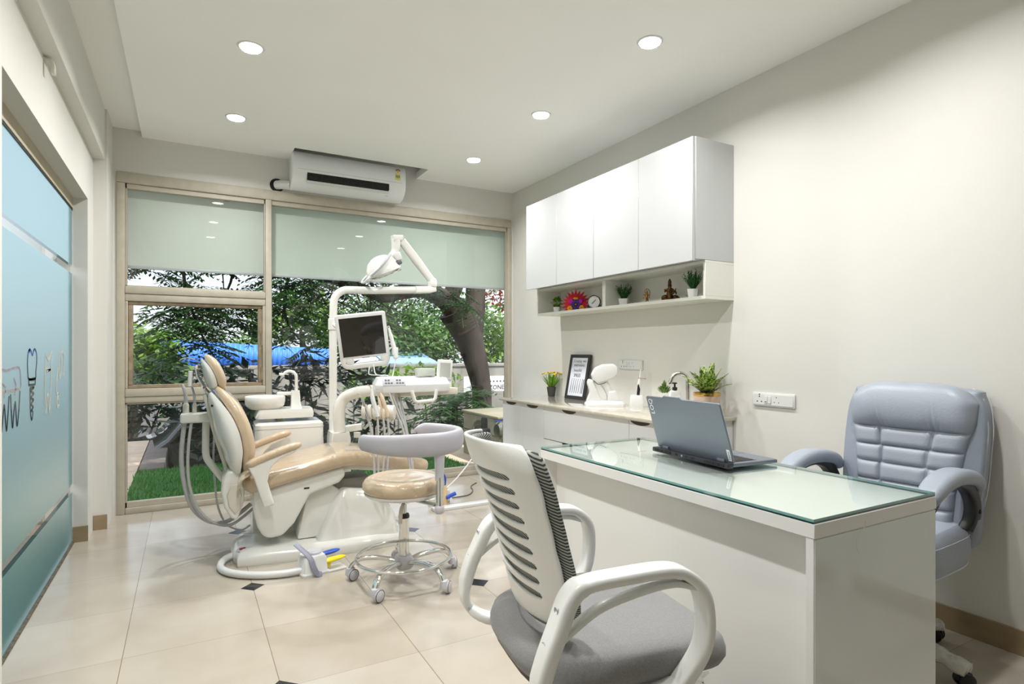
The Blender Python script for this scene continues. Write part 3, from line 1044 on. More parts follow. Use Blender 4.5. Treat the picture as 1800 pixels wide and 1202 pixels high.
# felt flower decoration -----------------------------------------------------------
t = thing('felt_flower', 'red spiky felt fan with a purple flower and yellow blossoms', 'decoration', (2.755, 3.868, SZ), R(-42))
pts = []
N = 15
for k in range(N):
    a = R(-28 + 236 * k / (N - 1))
    ro, ri = 0.126 if k % 2 else 0.116, 0.084
    pts.append((ro * math.cos(a), 0.055 + ro * math.sin(a)))
    if k < N - 1:
        a2 = R(-28 + 236 * (k + 0.62) / (N - 1))
        pts.append((ri * math.cos(a2), 0.055 + ri * math.sin(a2)))
pts = [(x, max(z, 0.001)) for x, z in pts]
obj('red_fan', MB().prism(pts, 'y', 0.004, 0.010), M_red, t, smooth=0)
M_purple = pm('purple_felt', (72, 42, 130), 0.75, var=0.12, scale=40)
M_magenta = pm('magenta_felt', (196, 26, 170), 0.75, var=0.1, scale=40)
M_amber = pm('amber_felt', (240, 168, 20), 0.7, var=0.12, scale=40)
pf = MB()
for k in range(7):
    a = 2 * PI * k / 7
    pf.ell((0.026 * math.cos(a), -0.002, 0.052 + 0.026 * math.sin(a)), (0.022, 0.010, 0.022), 10, 6)
obj('purple_flower', pf, M_purple, t)
obj('flower_eye', MB().lathe([(0.0, -0.016), (0.014, -0.012), (0.012, -0.004)], (0, 0, 0.052), 14, 'y'), M_dark, t)
obj('flower_centre', MB().ell((0, -0.016, 0.052), (0.006, 0.005, 0.006), 8, 6), M_amber, t)
for (x, z) in ((-0.040, 0.078), (0.038, 0.080)):
    b = MB()
    for k in range(5):
        a = 2 * PI * k / 5
        b.ell((x + 0.010 * math.cos(a), -0.003, z + 0.012 * math.sin(a)), (0.011, 0.008, 0.012), 8, 6)
    obj('magenta_bud', b, M_magenta, t)
for (x, z) in ((-0.048, 0.022), (0.046, 0.026), (0.0, 0.102)):
    b = MB()
    for k in range(6):
        a = 2 * PI * k / 6
        b.ell((x + 0.013 * math.cos(a), -0.005, z + 0.012 * math.sin(a) * (0.4 if z > 0.09 else 1)), (0.010, 0.009, 0.011 * (0.6 if z > 0.09 else 1)), 8, 6)
    obj('yellow_blossom', b, M_amber, t)

# clock ---------------------------------------------------------------------------------
t = thing('table_clock', 'small round table clock with white face and black stand on the shelf', 'clock', (2.760, 3.635, SZ), R(-48))
obj('casing', MB().lathe([(0.0, 0.022), (0.048, 0.020), (0.052, 0.008), (0.052, -0.006), (0.046, -0.008), (0.046, -0.002)], (0, 0, 0.056), 32, 'y', cap=False), M_black, t)
obj('stand', MB().prism([(-0.056, 0.0), (-0.052, 0.036), (-0.040, 0.024), (0, 0.012), (0.040, 0.024), (0.052, 0.036), (0.056, 0.0)], 'y', -0.004, 0.026), M_black, t)
obj('dial', MB().lathe([(0.0, -0.0035), (0.0465, -0.0035)], (0, 0, 0.056), 32, 'y', cap=False), M_potwhite, t, smooth=0)
obj('hand', MB().sweep([(0, -0.005, 0.056), (0.017, -0.005, 0.074)], rrect(0.0035, 0.001, 0.0003, 1), side=(0.7, 0, -0.7)), M_black, t, smooth=0)
obj('hand', MB().sweep([(0.010, -0.0055, 0.067), (-0.016, -0.0055, 0.042)], rrect(0.005, 0.001, 0.0003, 1), side=(0.7, 0, -0.7)), M_black, t, smooth=0)
tk = MB()
for k in range(12):
    a = 2 * PI * k / 12
    tk.ell((0.040 * math.cos(a), -0.0042, 0.056 + 0.040 * math.sin(a)), (0.0012, 0.0006, 0.0012), 6, 4)
obj('hour_marks', tk, M_black, t, smooth=0)


# brass figures ----------------------------------------------------------------------------
def figure(label, loc, rz, parts, tubes, mat, vox):
    t = tag(bpy.data.objects.new('brass_figurine', None), label, 'figurine')
    COL.objects.link(t)
    t.location = loc
    t.rotation_euler = (0, 0, rz)
    b = MB()
    for c, r_ in parts:
        b.ell(c, r_, 14, 10)
    for p, r_ in tubes:
        b.tube(p, r_, 8)
    o = obj('body', b, mat, t)
    md = o.modifiers.new('fuse', 'REMESH')
    md.mode = 'VOXEL'
    md.voxel_size = vox
    md.use_smooth_shade = True
    return t


s = 1.0
big = figure('larger dark brass seated figurine with a tall crown on a low throne', (2.765, 2.830, SZ + 0.002), R(-50), [
    ((0.0, 0.0, 0.010), (0.048, 0.030, 0.011)), ((0.034, 0.012, 0.022), (0.026, 0.022, 0.018)), ((0.046, 0.014, 0.014), (0.020, 0.020, 0.015)),
    ((0.0, 0.0, 0.050), (0.021, 0.018, 0.030)), ((0.0, 0.0, 0.074), (0.024, 0.016, 0.014)),
    ((0.0, -0.002, 0.100), (0.014, 0.014, 0.017)), ((0.0, 0.0, 0.118), (0.012, 0.012, 0.010)), ((0.0, 0.0, 0.127), (0.0115, 0.011, 0.012)), ((0.0, 0.0, 0.140), (0.006, 0.006, 0.006)),
    ((-0.028, -0.008, 0.028), (0.020, 0.018, 0.014)), ((-0.040, -0.002, 0.020), (0.014, 0.016, 0.020)), ((0.002, -0.022, 0.022), (0.012, 0.012, 0.024)),
    ((0.040, 0.004, 0.052), (0.006, 0.006, 0.010))],
    [([(0.0, -0.014, 0.098), (0.004, -0.022, 0.084), (0.0, -0.022, 0.068), (-0.006, -0.020, 0.058)], [0.006, 0.005, 0.004, 0.003]),
     ([(0.020, 0, 0.076), (0.030, -0.006, 0.056), (0.020, -0.018, 0.044)], [0.007, 0.006, 0.005]),
     ([(-0.020, 0, 0.076), (-0.030, -0.006, 0.060), (-0.030, -0.014, 0.078)], [0.007, 0.006, 0.005]),
     ([(0.022, 0.004, 0.076), (0.036, 0.004, 0.058), (0.038, 0.002, 0.082)], [0.006, 0.005, 0.004]),
     ([(-0.012, -0.006, 0.030), (0.004, -0.022, 0.036), (0.006, -0.024, 0.006)], [0.010, 0.010, 0.008])], M_bronze, 0.0022)
small = figure('smaller golden brass standing figurine with an arched halo on the shelf', (2.755, 3.035, SZ + 0.002), R(-50), [
    ((0.0, 0.0, 0.004), (0.018, 0.012, 0.005)), ((0.0, 0.0, 0.040), (0.009, 0.008, 0.018)), ((0.0, 0.0, 0.056), (0.011, 0.008, 0.010)),
    ((0.0, -0.001, 0.072), (0.008, 0.008, 0.010)), ((0.0, 0.0, 0.082), (0.005, 0.005, 0.007)), ((-0.022, 0, 0.060), (0.004, 0.004, 0.004)), ((-0.024, 0, 0.036), (0.004, 0.004, 0.004))],
    [([(0.004, 0, 0.030), (0.007, 0, 0.016), (0.012, -0.003, 0.006)], [0.005, 0.004, 0.004]), ([(-0.004, 0, 0.030), (-0.004, 0, 0.016), (-0.010, -0.003, 0.006)], [0.005, 0.004, 0.004]),
     ([(0.010, 0, 0.058), (0.018, -0.003, 0.046), (0.016, -0.008, 0.034)], [0.004, 0.0035, 0.003]), ([(-0.010, 0, 0.058), (-0.018, -0.003, 0.056), (-0.022, 0, 0.060)], [0.004, 0.0035, 0.003]),
     ([(-0.008, 0, 0.050), (-0.018, 0, 0.042), (-0.024, 0, 0.036)], [0.003, 0.003, 0.0025]),
     (cr([(0.018, 0.004, 0.052), (0.017, 0.004, 0.084), (0.0, 0.004, 0.100), (-0.014, 0.004, 0.086), (-0.013, 0.004, 0.068)], 5), 0.0028)], M_brass, 0.0017)

for (y, lb) in ((3.17, 'tiny clear glass holder left of the golden figurine'), (2.655, 'tiny clear glass holder right of the dark figurine')):
    t = thing('glass_holder', lb, 'glass', (2.745, y, SZ))
    obj('cup', MB().lathe([(0.012, 0.0), (0.011, 0.004), (0.004, 0.008), (0.004, 0.014), (0.011, 0.020), (0.012, 0.026), (0.011, 0.026)], n=16), glass_mat('small_clear_glass', (0.9, 0.93, 0.93, 1)), t)

# ------------------------------------------------------------------- on the worktop
WZ = 0.809
t = thing('potted_flowers', 'yellow flowers in a small dark pot at the window end of the worktop', 'potted plant', (2.810, 4.315, WZ))
obj('pot', MB().lathe([(0.028, 0.0), (0.031, 0.002), (0.041, 0.075), (0.041, 0.082), (0.036, 0.082), (0.034, 0.072), (0.0, 0.072)], n=24), pm('charcoal_pot', (58, 54, 54), 0.6, var=0.08), t)
rnd = random.Random(11)
g, fl = MB(), MB()
for k in range(90):
    a = rnd.uniform(0, 2 * PI)
    tilt = rnd.uniform(0.1, 0.75)
    d = (math.cos(a) * tilt, math.sin(a) * tilt, 1)
    base = (0.02 * math.cos(a), 0.02 * math.sin(a), 0.074)
    L = rnd.uniform(0.10, 0.145)
    blade(g, base, d, L, 0.0045, 0.25 * tilt, 4)
    if k % 4 == 0:
        dd = Vector((d[0] * 0.8, d[1] * 0.8, 1)).normalized()
        p = Vector(base) + dd * 0.13
        for q in range(6):
            b_ = 2 * PI * q / 6
            blade(fl, tuple(p), (dd.x + 0.9 * math.cos(b_), dd.y + 0.9 * math.sin(b_), dd.z), 0.022, 0.007, 0.2, 2)
obj('foliage', g, M_leafB, t, smooth=0)
obj('yellow_flowers', fl, M_petal, t, smooth=0)

# framed print ---------------------------------------------------------------------------------
# frame stands at a slight lean against the wall; local x runs to the camera's right, y out of the wall is -y
t = thing('framed_print', 'black framed tooth print leaning on the wall behind the scanner', 'picture', (2.800, 3.952, WZ), -PI / 2)
PM = Matrix.Rotation(R(-10.5), 4, 'X')
pw, ph = 0.275, 0.372
b = MB()
for (x0, x1, z0, z1) in ((-pw / 2, pw / 2, 0, 0.026), (-pw / 2, pw / 2, ph - 0.026, ph), (-pw / 2, -pw / 2 + 0.026, 0.026, ph - 0.026), (pw / 2 - 0.026, pw / 2, 0.026, ph - 0.026)):
    b.box(x0, x1, -0.008, 0.012, z0, z1)
obj('frame', b, pm('black_wood_frame', (36, 33, 32), 0.45, var=0.15, scale=20), t, xf=PM, smooth=0)
obj('print', MB().box(-pw / 2 + 0.024, pw / 2 - 0.024, -0.001, 0.004, 0.024, ph - 0.024), pm('print_paper', (220, 224, 232), 0.5, var=0.01), t, xf=PM, smooth=0)
M_ink = pm('black_print_ink', (40, 40, 46), 0.6)
M_ink2 = pm('grey_print_ink', (128, 132, 140), 0.6)
for (body, x, z, sz, mt, sq) in (('Creating', -0.030, 0.318, 0.034, M_ink2, 0.95), ('AND', 0.066, 0.316, 0.022, M_ink, 1.0), ('MAINTAINING', 0.0, 0.280, 0.027, M_ink2, 0.85), ('beautiful', -0.012, 0.240, 0.036, M_ink2, 0.9), ('SMILES', -0.012, 0.196, 0.040, M_ink, 0.8)):
    text('print_lettering', body, sz, mt, t, PM @ frame_m(Vector((x, -0.0018, z)), (1, 0, 0), (0, 0, 1)), 0.0003, squash=sq)
b = MB()
for k in range(6):
    x = -0.080 + 0.029 * k
    b.tube([(x, -0.0022, 0.05), (x + 0.004, -0.0022, 0.10), (x + 0.006, -0.0022, 0.160)], [0.0022, 0.0035, 0.0014], 6)
    b.tube([(x + 0.006, -0.0022, 0.158), (x + 0.011, -0.0022, 0.170)], 0.0016, 6)
b.sweep([(0.085, -0.0022, 0.05), (0.090, -0.0022, 0.15)], rrect(0.014, 0.001, 0.0003, 1), side=(1, 0, 0))
b.sweep([(0.088, -0.0022, 0.148), (0.080, -0.0022, 0.166)], rrect(0.006, 0.001, 0.0003, 1), side=(1, 0, 0))
b.sweep([(0.090, -0.0022, 0.148), (0.100, -0.0022, 0.168)], rrect(0.006, 0.001, 0.0003, 1), side=(1, 0, 0))
obj('tool_drawings', b, M_ink2, t, xf=PM, smooth=0)

# white hand scanner in its cradle; local x to the right as seen from the desk side
t = thing('handheld_scanner', 'white hooded handheld scanner resting in its cradle beside the framed print', 'scanner', (2.625, 3.350, WZ), R(-33))
def xz(pts, y0, y1):
    return MB().prism(pts, 'y', y0, y1)
obj('cradle_base', MB().loft([[(x * s_ + 0.01, y * s_, z) for x, y in rrect(0.285, 0.150, 0.035, 5)] for s_, z in ((1.0, 0.0), (1.0, 0.018), (0.9, 0.034), (0.80, 0.040))]), M_plastic, t)
obj('cradle_arm', xz([(-0.125, 0.03), (-0.098, 0.10), (-0.118, 0.165), (-0.108, 0.198), (-0.070, 0.185), (-0.055, 0.14), (-0.020, 0.06), (0.02, 0.035)], -0.035, 0.035), M_plastic, t, bevel=0.014, seg=3)
obj('cradle_cup', xz([(0.025, 0.035), (0.030, 0.105), (0.085, 0.115), (0.105, 0.075), (0.125, 0.036)], -0.040, 0.040), M_plastic, t, bevel=0.012, seg=3)
obj('grip', MB().tube(cr([(-0.02, 0, 0.215), (0.010, 0, 0.16), (0.040, 0, 0.105), (0.055, 0, 0.06)], 5), [0.036, 0.036, 0.034, 0.032, 0.031, 0.030, 0.029, 0.028, 0.028, 0.027, 0.027, 0.027, 0.026, 0.026, 0.026, 0.026], 16), M_plastic, t)
obj('head', xz([(-0.070, 0.175), (-0.088, 0.225), (-0.062, 0.275), (-0.005, 0.300), (0.072, 0.304), (0.100, 0.280), (0.102, 0.235), (0.075, 0.205), (0.01, 0.175), (-0.04, 0.160)], -0.045, 0.045), M_plastic, t, bevel=0.012, seg=3)
obj('seam', MB().tube(cr([(-0.072, -0.0462, 0.185), (-0.040, -0.0462, 0.158), (0.0, -0.0462, 0.165), (0.02, -0.0462, 0.175)], 5), 0.0022, 6), M_dark, t)

# electric brush
t = thing('electric_toothbrush', 'electric toothbrush with white and black grip standing on its white dock', 'toothbrush', (2.800, 3.190, WZ), R(-40))
obj('dock', MB().loft([[(x * s_, y * s_, z) for x, y in rrect(0.105, 0.085, 0.02, 4)] for s_, z in ((1.0, 0.0), (1.0, 0.02), (0.86, 0.075), (0.78, 0.082))]), M_plastic, t)
tilt = Matrix.Rotation(R(6), 4, 'Y')
obj('handle', MB().lathe([(0.010, 0.07), (0.0135, 0.085), (0.0145, 0.13), (0.012, 0.175), (0.009, 0.198)], n=16), M_plastic, t, xf=tilt)
obj('black_grip', MB().prism([(-0.010, 0.082), (0.010, 0.082), (0.011, 0.125), (-0.004, 0.165), (-0.011, 0.15)], 'y', -0.0158, -0.004), M_black, t, xf=tilt, bevel=0.003)
obj('brush_neck', MB().tube([(0, 0, 0.195), (0, 0, 0.25), (0, 0, 0.285)], [0.0055, 0.0042, 0.0055], 10), M_plastic, t, xf=tilt)
obj('bristles', MB().box(-0.004, 0.004, -0.012, -0.002, 0.268, 0.288), M_grey, t, xf=tilt, bevel=0.001)
obj('red_ring', MB().sweep([(-0.012, 0, 0.203), (0.045, 0, 0.203)], rrect(0.012, 0.003, 0.001, 2), side=(0, 1, 0)), pm('red_ring_plastic', (176, 50, 48), 0.4), t, xf=tilt)

# tap with its deck base, soap bottle, succulent
t = thing('basin_tap', 'chrome gooseneck tap on the worktop, seen above the laptop lid', 'tap', (2.800, 2.705, WZ), R(-33))
obj('base', MB().lathe([(0.026, 0), (0.026, 0.008), (0.016, 0.014), (0.016, 0.05)], n=20), M_chrome, t)
pts = [(0, 0, 0.03), (0, 0, 0.12), (0, 0, 0.20)] + [(-0.053 + 0.053 * math.cos(R(a)), 0, 0.20 + 0.053 * math.sin(R(a))) for a in range(15, 166, 15)] + [(-0.113, 0, 0.192)]
obj('spout', MB().tube(pts, 0.0135, 14), M_chrome, t)
obj('lever', MB().tube([(0.016, 0, 0.035), (0.05, -0.01, 0.055)], 0.006, 8), M_chrome, t)

t = thing('soap_dispenser', 'white soap bottle with a black pump left of the tap', 'soap dispenser', (2.780, 2.800, WZ), R(-33))
obj('bottle', MB().loft([[(x * s_, y * s_, z) for x, y in rrect(0.075, 0.05, 0.012, 4)] for s_, z in ((0.96, 0.0), (1, 0.01), (1, 0.115), (0.85, 0.132), (0.35, 0.140))]), M_potwhite, t)
obj('pump', MB().lathe([(0.012, 0.138), (0.016, 0.142), (0.016, 0.158), (0.006, 0.162), (0.006, 0.180), (0.014, 0.182), (0.014, 0.190)], n=16), M_black, t)
obj('nozzle', MB().tube([(0.0, 0, 0.186), (-0.030, 0, 0.187), (-0.036, 0, 0.180)], 0.0045, 8), M_black, t)

t = thing('potted_succulent', 'little green succulent in a white cup behind the laptop lid', 'potted plant', (2.780, 2.895, WZ))
obj('pot', MB().lathe([(0.026, 0), (0.032, 0.09), (0.028, 0.09), (0.0, 0.084)], n=20), M_potwhite, t)
g = MB()
rnd = random.Random(2)
for k in range(60):
    a = 2.39996 * k
    t_ = k / 60
    d = (math.cos(a) * (0.3 + 1.2 * t_), math.sin(a) * (0.3 + 1.2 * t_), 1.0)
    blade(g, (0.024 * t_ * math.cos(a), 0.024 * t_ * math.sin(a), 0.115 + 0.05 * rnd.random() * (1 - t_)), d, 0.042, 0.0085, -0.25, 3, fold=0.5)
obj('foliage', g, leaf_mat('succulent_leaf', (96, 128, 58), 0.2, 0.3, 30), t, smooth=0)

# variegated plant
t = thing('potted_plant', 'variegated leafy plant in a pink pot with gold rim at the worktop end', 'potted plant', (2.735, 2.490, WZ))
obj('pot', MB().lathe([(0.050, 0.024), (0.056, 0.030), (0.074, 0.060), (0.077, 0.128)], n=32, cap=False), pm('dusty_pink_pot', (206, 180, 164), 0.4, var=0.02), t)
obj('gold_rim', MB().lathe([(0.0775, 0.126), (0.079, 0.128), (0.079, 0.146), (0.072, 0.146), (0.070, 0.128)], n=32, cap=False), M_gold, t)
obj('pot_foot', MB().lathe([(0.038, 0.010), (0.034, 0.018), (0.050, 0.026)], n=28), M_bronze, t)
obj('saucer', MB().lathe([(0.050, 0.0), (0.054, 0.003), (0.054, 0.010), (0.0, 0.011)], n=28), M_gold, t)
obj('soil', MB().lathe([(0.0, 0.130), (0.073, 0.130)], n=24, cap=False), M_soil, t, smooth=0)


def variegated():
    m, n, l = new_mat('variegated_leaf')
    out = n.new('ShaderNodeOutputMaterial')
    b_ = n.new('ShaderNodeBsdfPrincipled')
    l.new(b_.outputs[0], out.inputs[0])
    tc = n.new('ShaderNodeTexCoord')
    w = n.new('ShaderNodeTexNoise')
    w.inputs['Scale'].default_value = 75
    w.inputs['Detail'].default_value = 3
    l.new(tc.outputs['Object'], w.inputs['Vector'])
    rp = n.new('ShaderNodeValToRGB')
    rp.color_ramp.elements[0].position = 0.46
    rp.color_ramp.elements[1].position = 0.56
    rp.color_ramp.elements[0].color = lin((62, 96, 34))
    rp.color_ramp.elements[1].color = lin((178, 196, 110))
    l.new(w.outputs['Fac'], rp.inputs[0])
    l.new(rp.outputs[0], b_.inputs['Base Color'])
    b_.inputs['Roughness'].default_value = 0.4
    return m


g = MB()
rnd = random.Random(21)
for k in range(22):
    a = 2.39996 * k + rnd.uniform(-.2, .2)
    t_ = k / 22
    tilt = 0.12 + 1.35 * t_
    d = (math.cos(a) * tilt, math.sin(a) * tilt, 1.0)
    blade(g, (0.012 * math.cos(a), 0.012 * math.sin(a), 0.125), (d[0] * .7, d[1] * .7, d[2]), rnd.uniform(0.15, 0.20) + 0.015 * (k < 6), 0.030, 0.40 * tilt, 7, fold=0.3)
obj('foliage', g, variegated(), t, smooth=60)

# =================================================================== SEATING
def interp(tab, z):
    if z <= tab[0][0]:
        return tab[0][1]
    for (a, va), (b_, vb) in zip(tab[:-1], tab[1:]):
        if z <= b_:
            t_ = (z - a) / (b_ - a)
            t_ = t_ * t_ * (3 - 2 * t_) * 0.35 + t_ * 0.65
            return va + (vb - va) * t_
    return tab[-1][1]


def stripes(name, c1, c2, scale, rot):
    m, n, l = new_mat(name)
    out = n.new('ShaderNodeOutputMaterial')
    b_ = n.new('ShaderNodeBsdfPrincipled')
    l.new(b_.outputs[0], out.inputs[0])
    tc = n.new('ShaderNodeTexCoord')
    mp = n.new('ShaderNodeMapping')
    mp.inputs['Rotation'].default_value = rot
    l.new(tc.outputs['Object'], mp.inputs[0])
    w = n.new('ShaderNodeTexWave')
    w.wave_type = 'BANDS'
    w.bands_direction = 'Y'
    w.inputs['Scale'].default_value = scale
    w.inputs['Distortion'].default_value = 0.2
    l.new(mp.outputs[0], w.inputs['Vector'])
    rp = n.new('ShaderNodeValToRGB')
    rp.color_ramp.elements[0].position = 0.40
    rp.color_ramp.elements[1].position = 0.62
    rp.color_ramp.elements[0].color = lin(c1)
    rp.color_ramp.elements[1].color = lin(c2)
    l.new(w.outputs['Fac'], rp.inputs[0])
    l.new(rp.outputs[0], b_.inputs['Base Color'])
    b_.inputs['Roughness'].default_value = 0.75
    return m


M_mesh = stripes('striped_mesh_fabric', (52, 53, 53), (168, 172, 166), 46.0, (R(62), 0, 0))
M_fabric = pm('grey_woven_fabric', (132, 132, 132), 0.85, var=0.12, scale=220, bump=0.15, bscale=500, sheen=0.2)
M_wrap = pm('crinkled_clear_wrap', (214, 212, 206), 0.12, var=0.12, scale=40, bump=0.9, bscale=70, coat=0.6)

ch = thing('visitor_chair', 'white slatted-back office chair with grey seat, nearest, facing the desk', 'chair', (0.945, 1.33, 0), R(-9))
XC = [(0.50, -0.160), (0.55, -0.172), (0.65, -0.195), (0.75, -0.222), (0.85, -0.258), (0.95, -0.298), (1.0, -0.314)]
WD = [(0.50, 0.150), (0.54, 0.182), (0.60, 0.208), (0.70, 0.222), (0.85, 0.215), (0.93, 0.206), (0.965, 0.196), (0.985, 0.182), (1.0, 0.158)]


def back_pt(s, z, off=0.0, wid=1.0):
    w = interp(WD, z) * wid
    curl = 0.060 + 0.035 * max(0, (z - 0.75) / 0.25)
    x = interp(XC, z) + curl * abs(s) ** 2.3 + off
    zz = z - 0.012 * s * s * max(0, (z - 0.9) / 0.1)
    return (x, s * w, zz - 0.014 * max(0.0, (z - 0.8) / 0.2))


ss = [-1, -0.965, -0.85, -0.715, -0.69, -0.4, 0.0, 0.4, 0.7, 0.87, 0.89, 0.965, 1]
zs = [0.52, 0.545, 0.57]
slit = set()
for k in range(9):
    zc = 0.597 + 0.0383 * k
    slit.add(len(zs) + 1)
    zs += [zc - 0.0142, zc - 0.0110, zc + 0.0110, zc + 0.0142]
zs += [0.93, 0.95, 0.975, 0.992, 1.0]
b = MB().grid(ss, zs, lambda s, z: back_pt(s, z), skip=lambda i, j: j in slit and 4 <= i < 9)
obj('back_shell', b, M_chairwhite, ch, solid=0.010, sub=1, smooth=180)
ss2 = frange(-1.0, 1.0, 16)
zs2 = frange(0.50, 0.988, 14)
b = MB().grid(ss2, zs2, lambda s, z: back_pt(s, z, 0.020 + 0.012 * abs(s) ** 4, 1.045))
obj('back_mesh', b, M_mesh, ch, solid=0.022, sub=1, smooth=180)
# seat cushion
def sup(rx, ry, p, n=40):
    o = []
    for k in range(n):
        a = 2 * PI * k / n
        c_, s_ = math.cos(a), math.sin(a)
        o.append((rx * math.copysign(abs(c_) ** (2 / p), c_), ry * math.copysign(abs(s_) ** (2 / p), s_)))
    return o


rings = []
for (k, z) in ((0.90, 0.398), (0.965, 0.404), (1.0, 0.425), (1.0, 0.440), (0.975, 0.458), (0.92, 0.470), (0.80, 0.478), (0.60, 0.480), (0.35, 0.478), (0.08, 0.476)):
    ring = []
    for x, y in sup(0.298, 0.268, 3.6):
        X, Y = 0.082 + x * k, y * k * (1 - 0.10 * (x < 0) * (x / 0.298) ** 2)
        dz = -0.035 * max(0, x * k / 0.298) ** 2.5 + 0.012 * (abs(Y) / 0.265) ** 2 * (z > 0.45)
        ring.append((X, Y, z + dz))
    rings.append(ring)
obj('seat_cushion', MB().loft(rings), M_fabric, ch, smooth=60)
obj('seat_pan', MB().loft([[(0.062 + x * k, y * k, z) for x, y in sup(0.26, 0.245, 3.6)] for k, z in ((0.86, 0.378), (1.0, 0.388), (1.0, 0.400))]), M_black, ch)
# arms
apath = cr([(-0.02, 0.372), (-0.12, 0.372), (-0.205, 0.392), (-0.238, 0.440), (-0.222, 0.520), (-0.187, 0.600), (-0.160, 0.652), (-0.120, 0.676), (-0.02, 0.682), (0.090, 0.682), (0.145, 0.668), (0.188, 0.625), (0.200, 0.560), (0.190, 0.490), (0.152, 0.430), (0.110, 0.395), (0.03, 0.382)], 5)
for s in (-1, 1):
    pts = []
    for x, z in apath:
        yy = 0.286 + 0.014 * math.sin(PI * min(1, max(0, (z - 0.38) / 0.3)))
        if z < 0.40:
            yy -= 0.05 * (0.40 - z) / 0.028
        pts.append((x, s * yy, z))
    n_ = len(pts)
    sc = [(1.0 + 0.12 * math.sin(PI * k / n_), 1.0 + 0.25 * (abs(k / n_ - 0.32) < 0.1)) for k in range(n_)]
    a_ = obj('armrest', MB().sweep(pts, rrect(0.054, 0.028, 0.010, 3), side=(0, 1, 0), scales=sc), M_chairwhite, ch, smooth=60)
    brace = cr([(-0.212, s * 0.296, 0.545), (-0.150, s * 0.298, 0.590), (-0.08, s * 0.298, 0.626), (0.03, s * 0.298, 0.648), (0.11, s * 0.298, 0.652), (0.17, s * 0.298, 0.635)], 5)
    obj('brace', MB().sweep(brace, rrect(0.030, 0.014, 0.005, 3), side=(0, 1, 0)), M_chairwhite, a_, smooth=60)
    for (x, z) in ((-0.176, 0.632), (-0.205, 0.560)):
        obj('screw', MB().lathe([(0.0, 0.001), (0.006, 0.001), (0.0085, 0.004), (0.0085, -0.004)], (0, 0, 0), 12, 'x'), M_grey, a_, xf=Matrix.Translation((x - 0.015, s * 0.296, z)) @ Matrix.Rotation(PI, 4, 'Z'))
obj('mechanism', MB().box(-0.06, 0.14, -0.08, 0.08, 0.335, 0.385), M_black, ch, bevel=0.01)
obj('gas_column', MB().lathe([(0.028, 0.09), (0.028, 0.22), (0.016, 0.225), (0.016, 0.34)], (0.04, 0, 0), 16), M_black, ch)


def star_base(parent, cx, cy, r, a0, mat, castermat, wheelmat, z_hub=0.095, wrap=None):
    obj('hub', MB().lathe([(0.045, 0.06), (0.05, 0.075), (0.045, 0.12), (0.032, 0.13)], (cx, cy, 0), 20), mat, parent)
    for k in range(5):
        a = a0 + 2 * PI * k / 5
        dx, dy = math.cos(a), math.sin(a)
        pts = [(cx + dx * 0.035, cy + dy * 0.035, z_hub), (cx + dx * r * 0.55, cy + dy * r * 0.55, z_hub - 0.006), (cx + dx * r, cy + dy * r, 0.072)]
        leg = obj('leg', MB().sweep(pts, rrect(0.05, 0.03, 0.01, 3), scales=[(1, 1), (0.9, 0.9), (0.7, 0.7)], side=(-dy, dx, 0)), mat, parent)
        if wrap:
            rnd_ = random.Random(k)
            wp = cr([(cx + dx * r * 0.25, cy + dy * r * 0.25, z_hub), (cx + dx * r * 0.6, cy + dy * r * 0.6, z_hub - 0.004), (cx + dx * r * 1.04, cy + dy * r * 1.04, 0.064)], 8)
            obj('plastic_wrap', MB().sweep(wp, [(0.036 * math.cos(q), 0.026 * math.sin(q)) for q in [2 * PI * i / 12 for i in range(12)]], side=(-dy, dx, 0), scales=[(rnd_.uniform(0.8, 1.15), rnd_.uniform(0.85, 1.2)) for _ in wp]), wrap, leg, smooth=80)
        c_ = obj('caster', MB().prism([(-0.028, 0.026), (-0.024, 0.05), (0.0, 0.062), (0.024, 0.05), (0.028, 0.026), (0.0, 0.02)], 'y', -0.009, 0.009), castermat, parent, xf=Matrix.Translation((cx + dx * r, cy + dy * r, 0)) @ Matrix.Rotation(a + 1.0 + k, 4, 'Z'), bevel=0.003)
        for q in (-1, 1):
            obj('wheel', MB().lathe([(0.006, q * 0.010), (0.024, q * 0.010), (0.0275, q * 0.014), (0.0275, q * 0.022), (0.020, q * 0.026), (0.0, q * 0.027)], (0, 0, 0.0275), 18, 'y'), wheelmat, c_, xf=Matrix.Translation((cx + dx * r, cy + dy * r, 0)) @ Matrix.Rotation(a + 1.0 + k, 4, 'Z'))


star_base(ch, 0.04, 0.0, 0.27, 0.3, M_black, M_black, M_black)
# leftover packing film hanging under the seat front
rnd = random.Random(5)
us, vs_ = frange(-1, 1, 14), frange(0, 1, 6)
jit = {(round(u, 3), round(v, 3)): (rnd.uniform(-1, 1), rnd.uniform(-1, 1), rnd.uniform(-1, 1)) for u in us for v in vs_}
def film(u, v):
    j = jit[(round(u, 3), round(v, 3))]
    return (0.255 + 0.022 * math.sin(3 * u) - 0.02 * v + 0.012 * j[0], -0.165 + 0.080 * u + 0.006 * j[1], 0.385 - 0.085 * v * (1 - 0.4 * abs(u)) + 0.007 * j[2])
obj('plastic_film', MB().grid(us, vs_, film), glass_mat('thin_packing_film', (0.86, 0.86, 0.84, 1), 1.6, 2.2), ch, smooth=20)

# ------------------------------------------------------------------ executive chair
M_leather = pm('pale_blue_grey_leather', (152, 160, 172), 0.40, var=0.03, scale=9, bump=0.08, bscale=120)
M_leather2 = pm('blue_grey_leather_side', (142, 151, 164), 0.40, var=0.03, scale=9, bump=0.08, bscale=120)
M_stitch = pm('light_stitching', (206, 210, 216), 0.7)
ex = thing('executive_chair', 'pale blue tufted leather armchair behind the desk by the right wall', 'chair', (2.515, 1.350, 0), R(184))
rec = lambda z: -0.150 - 0.19 * (z - 0.45)


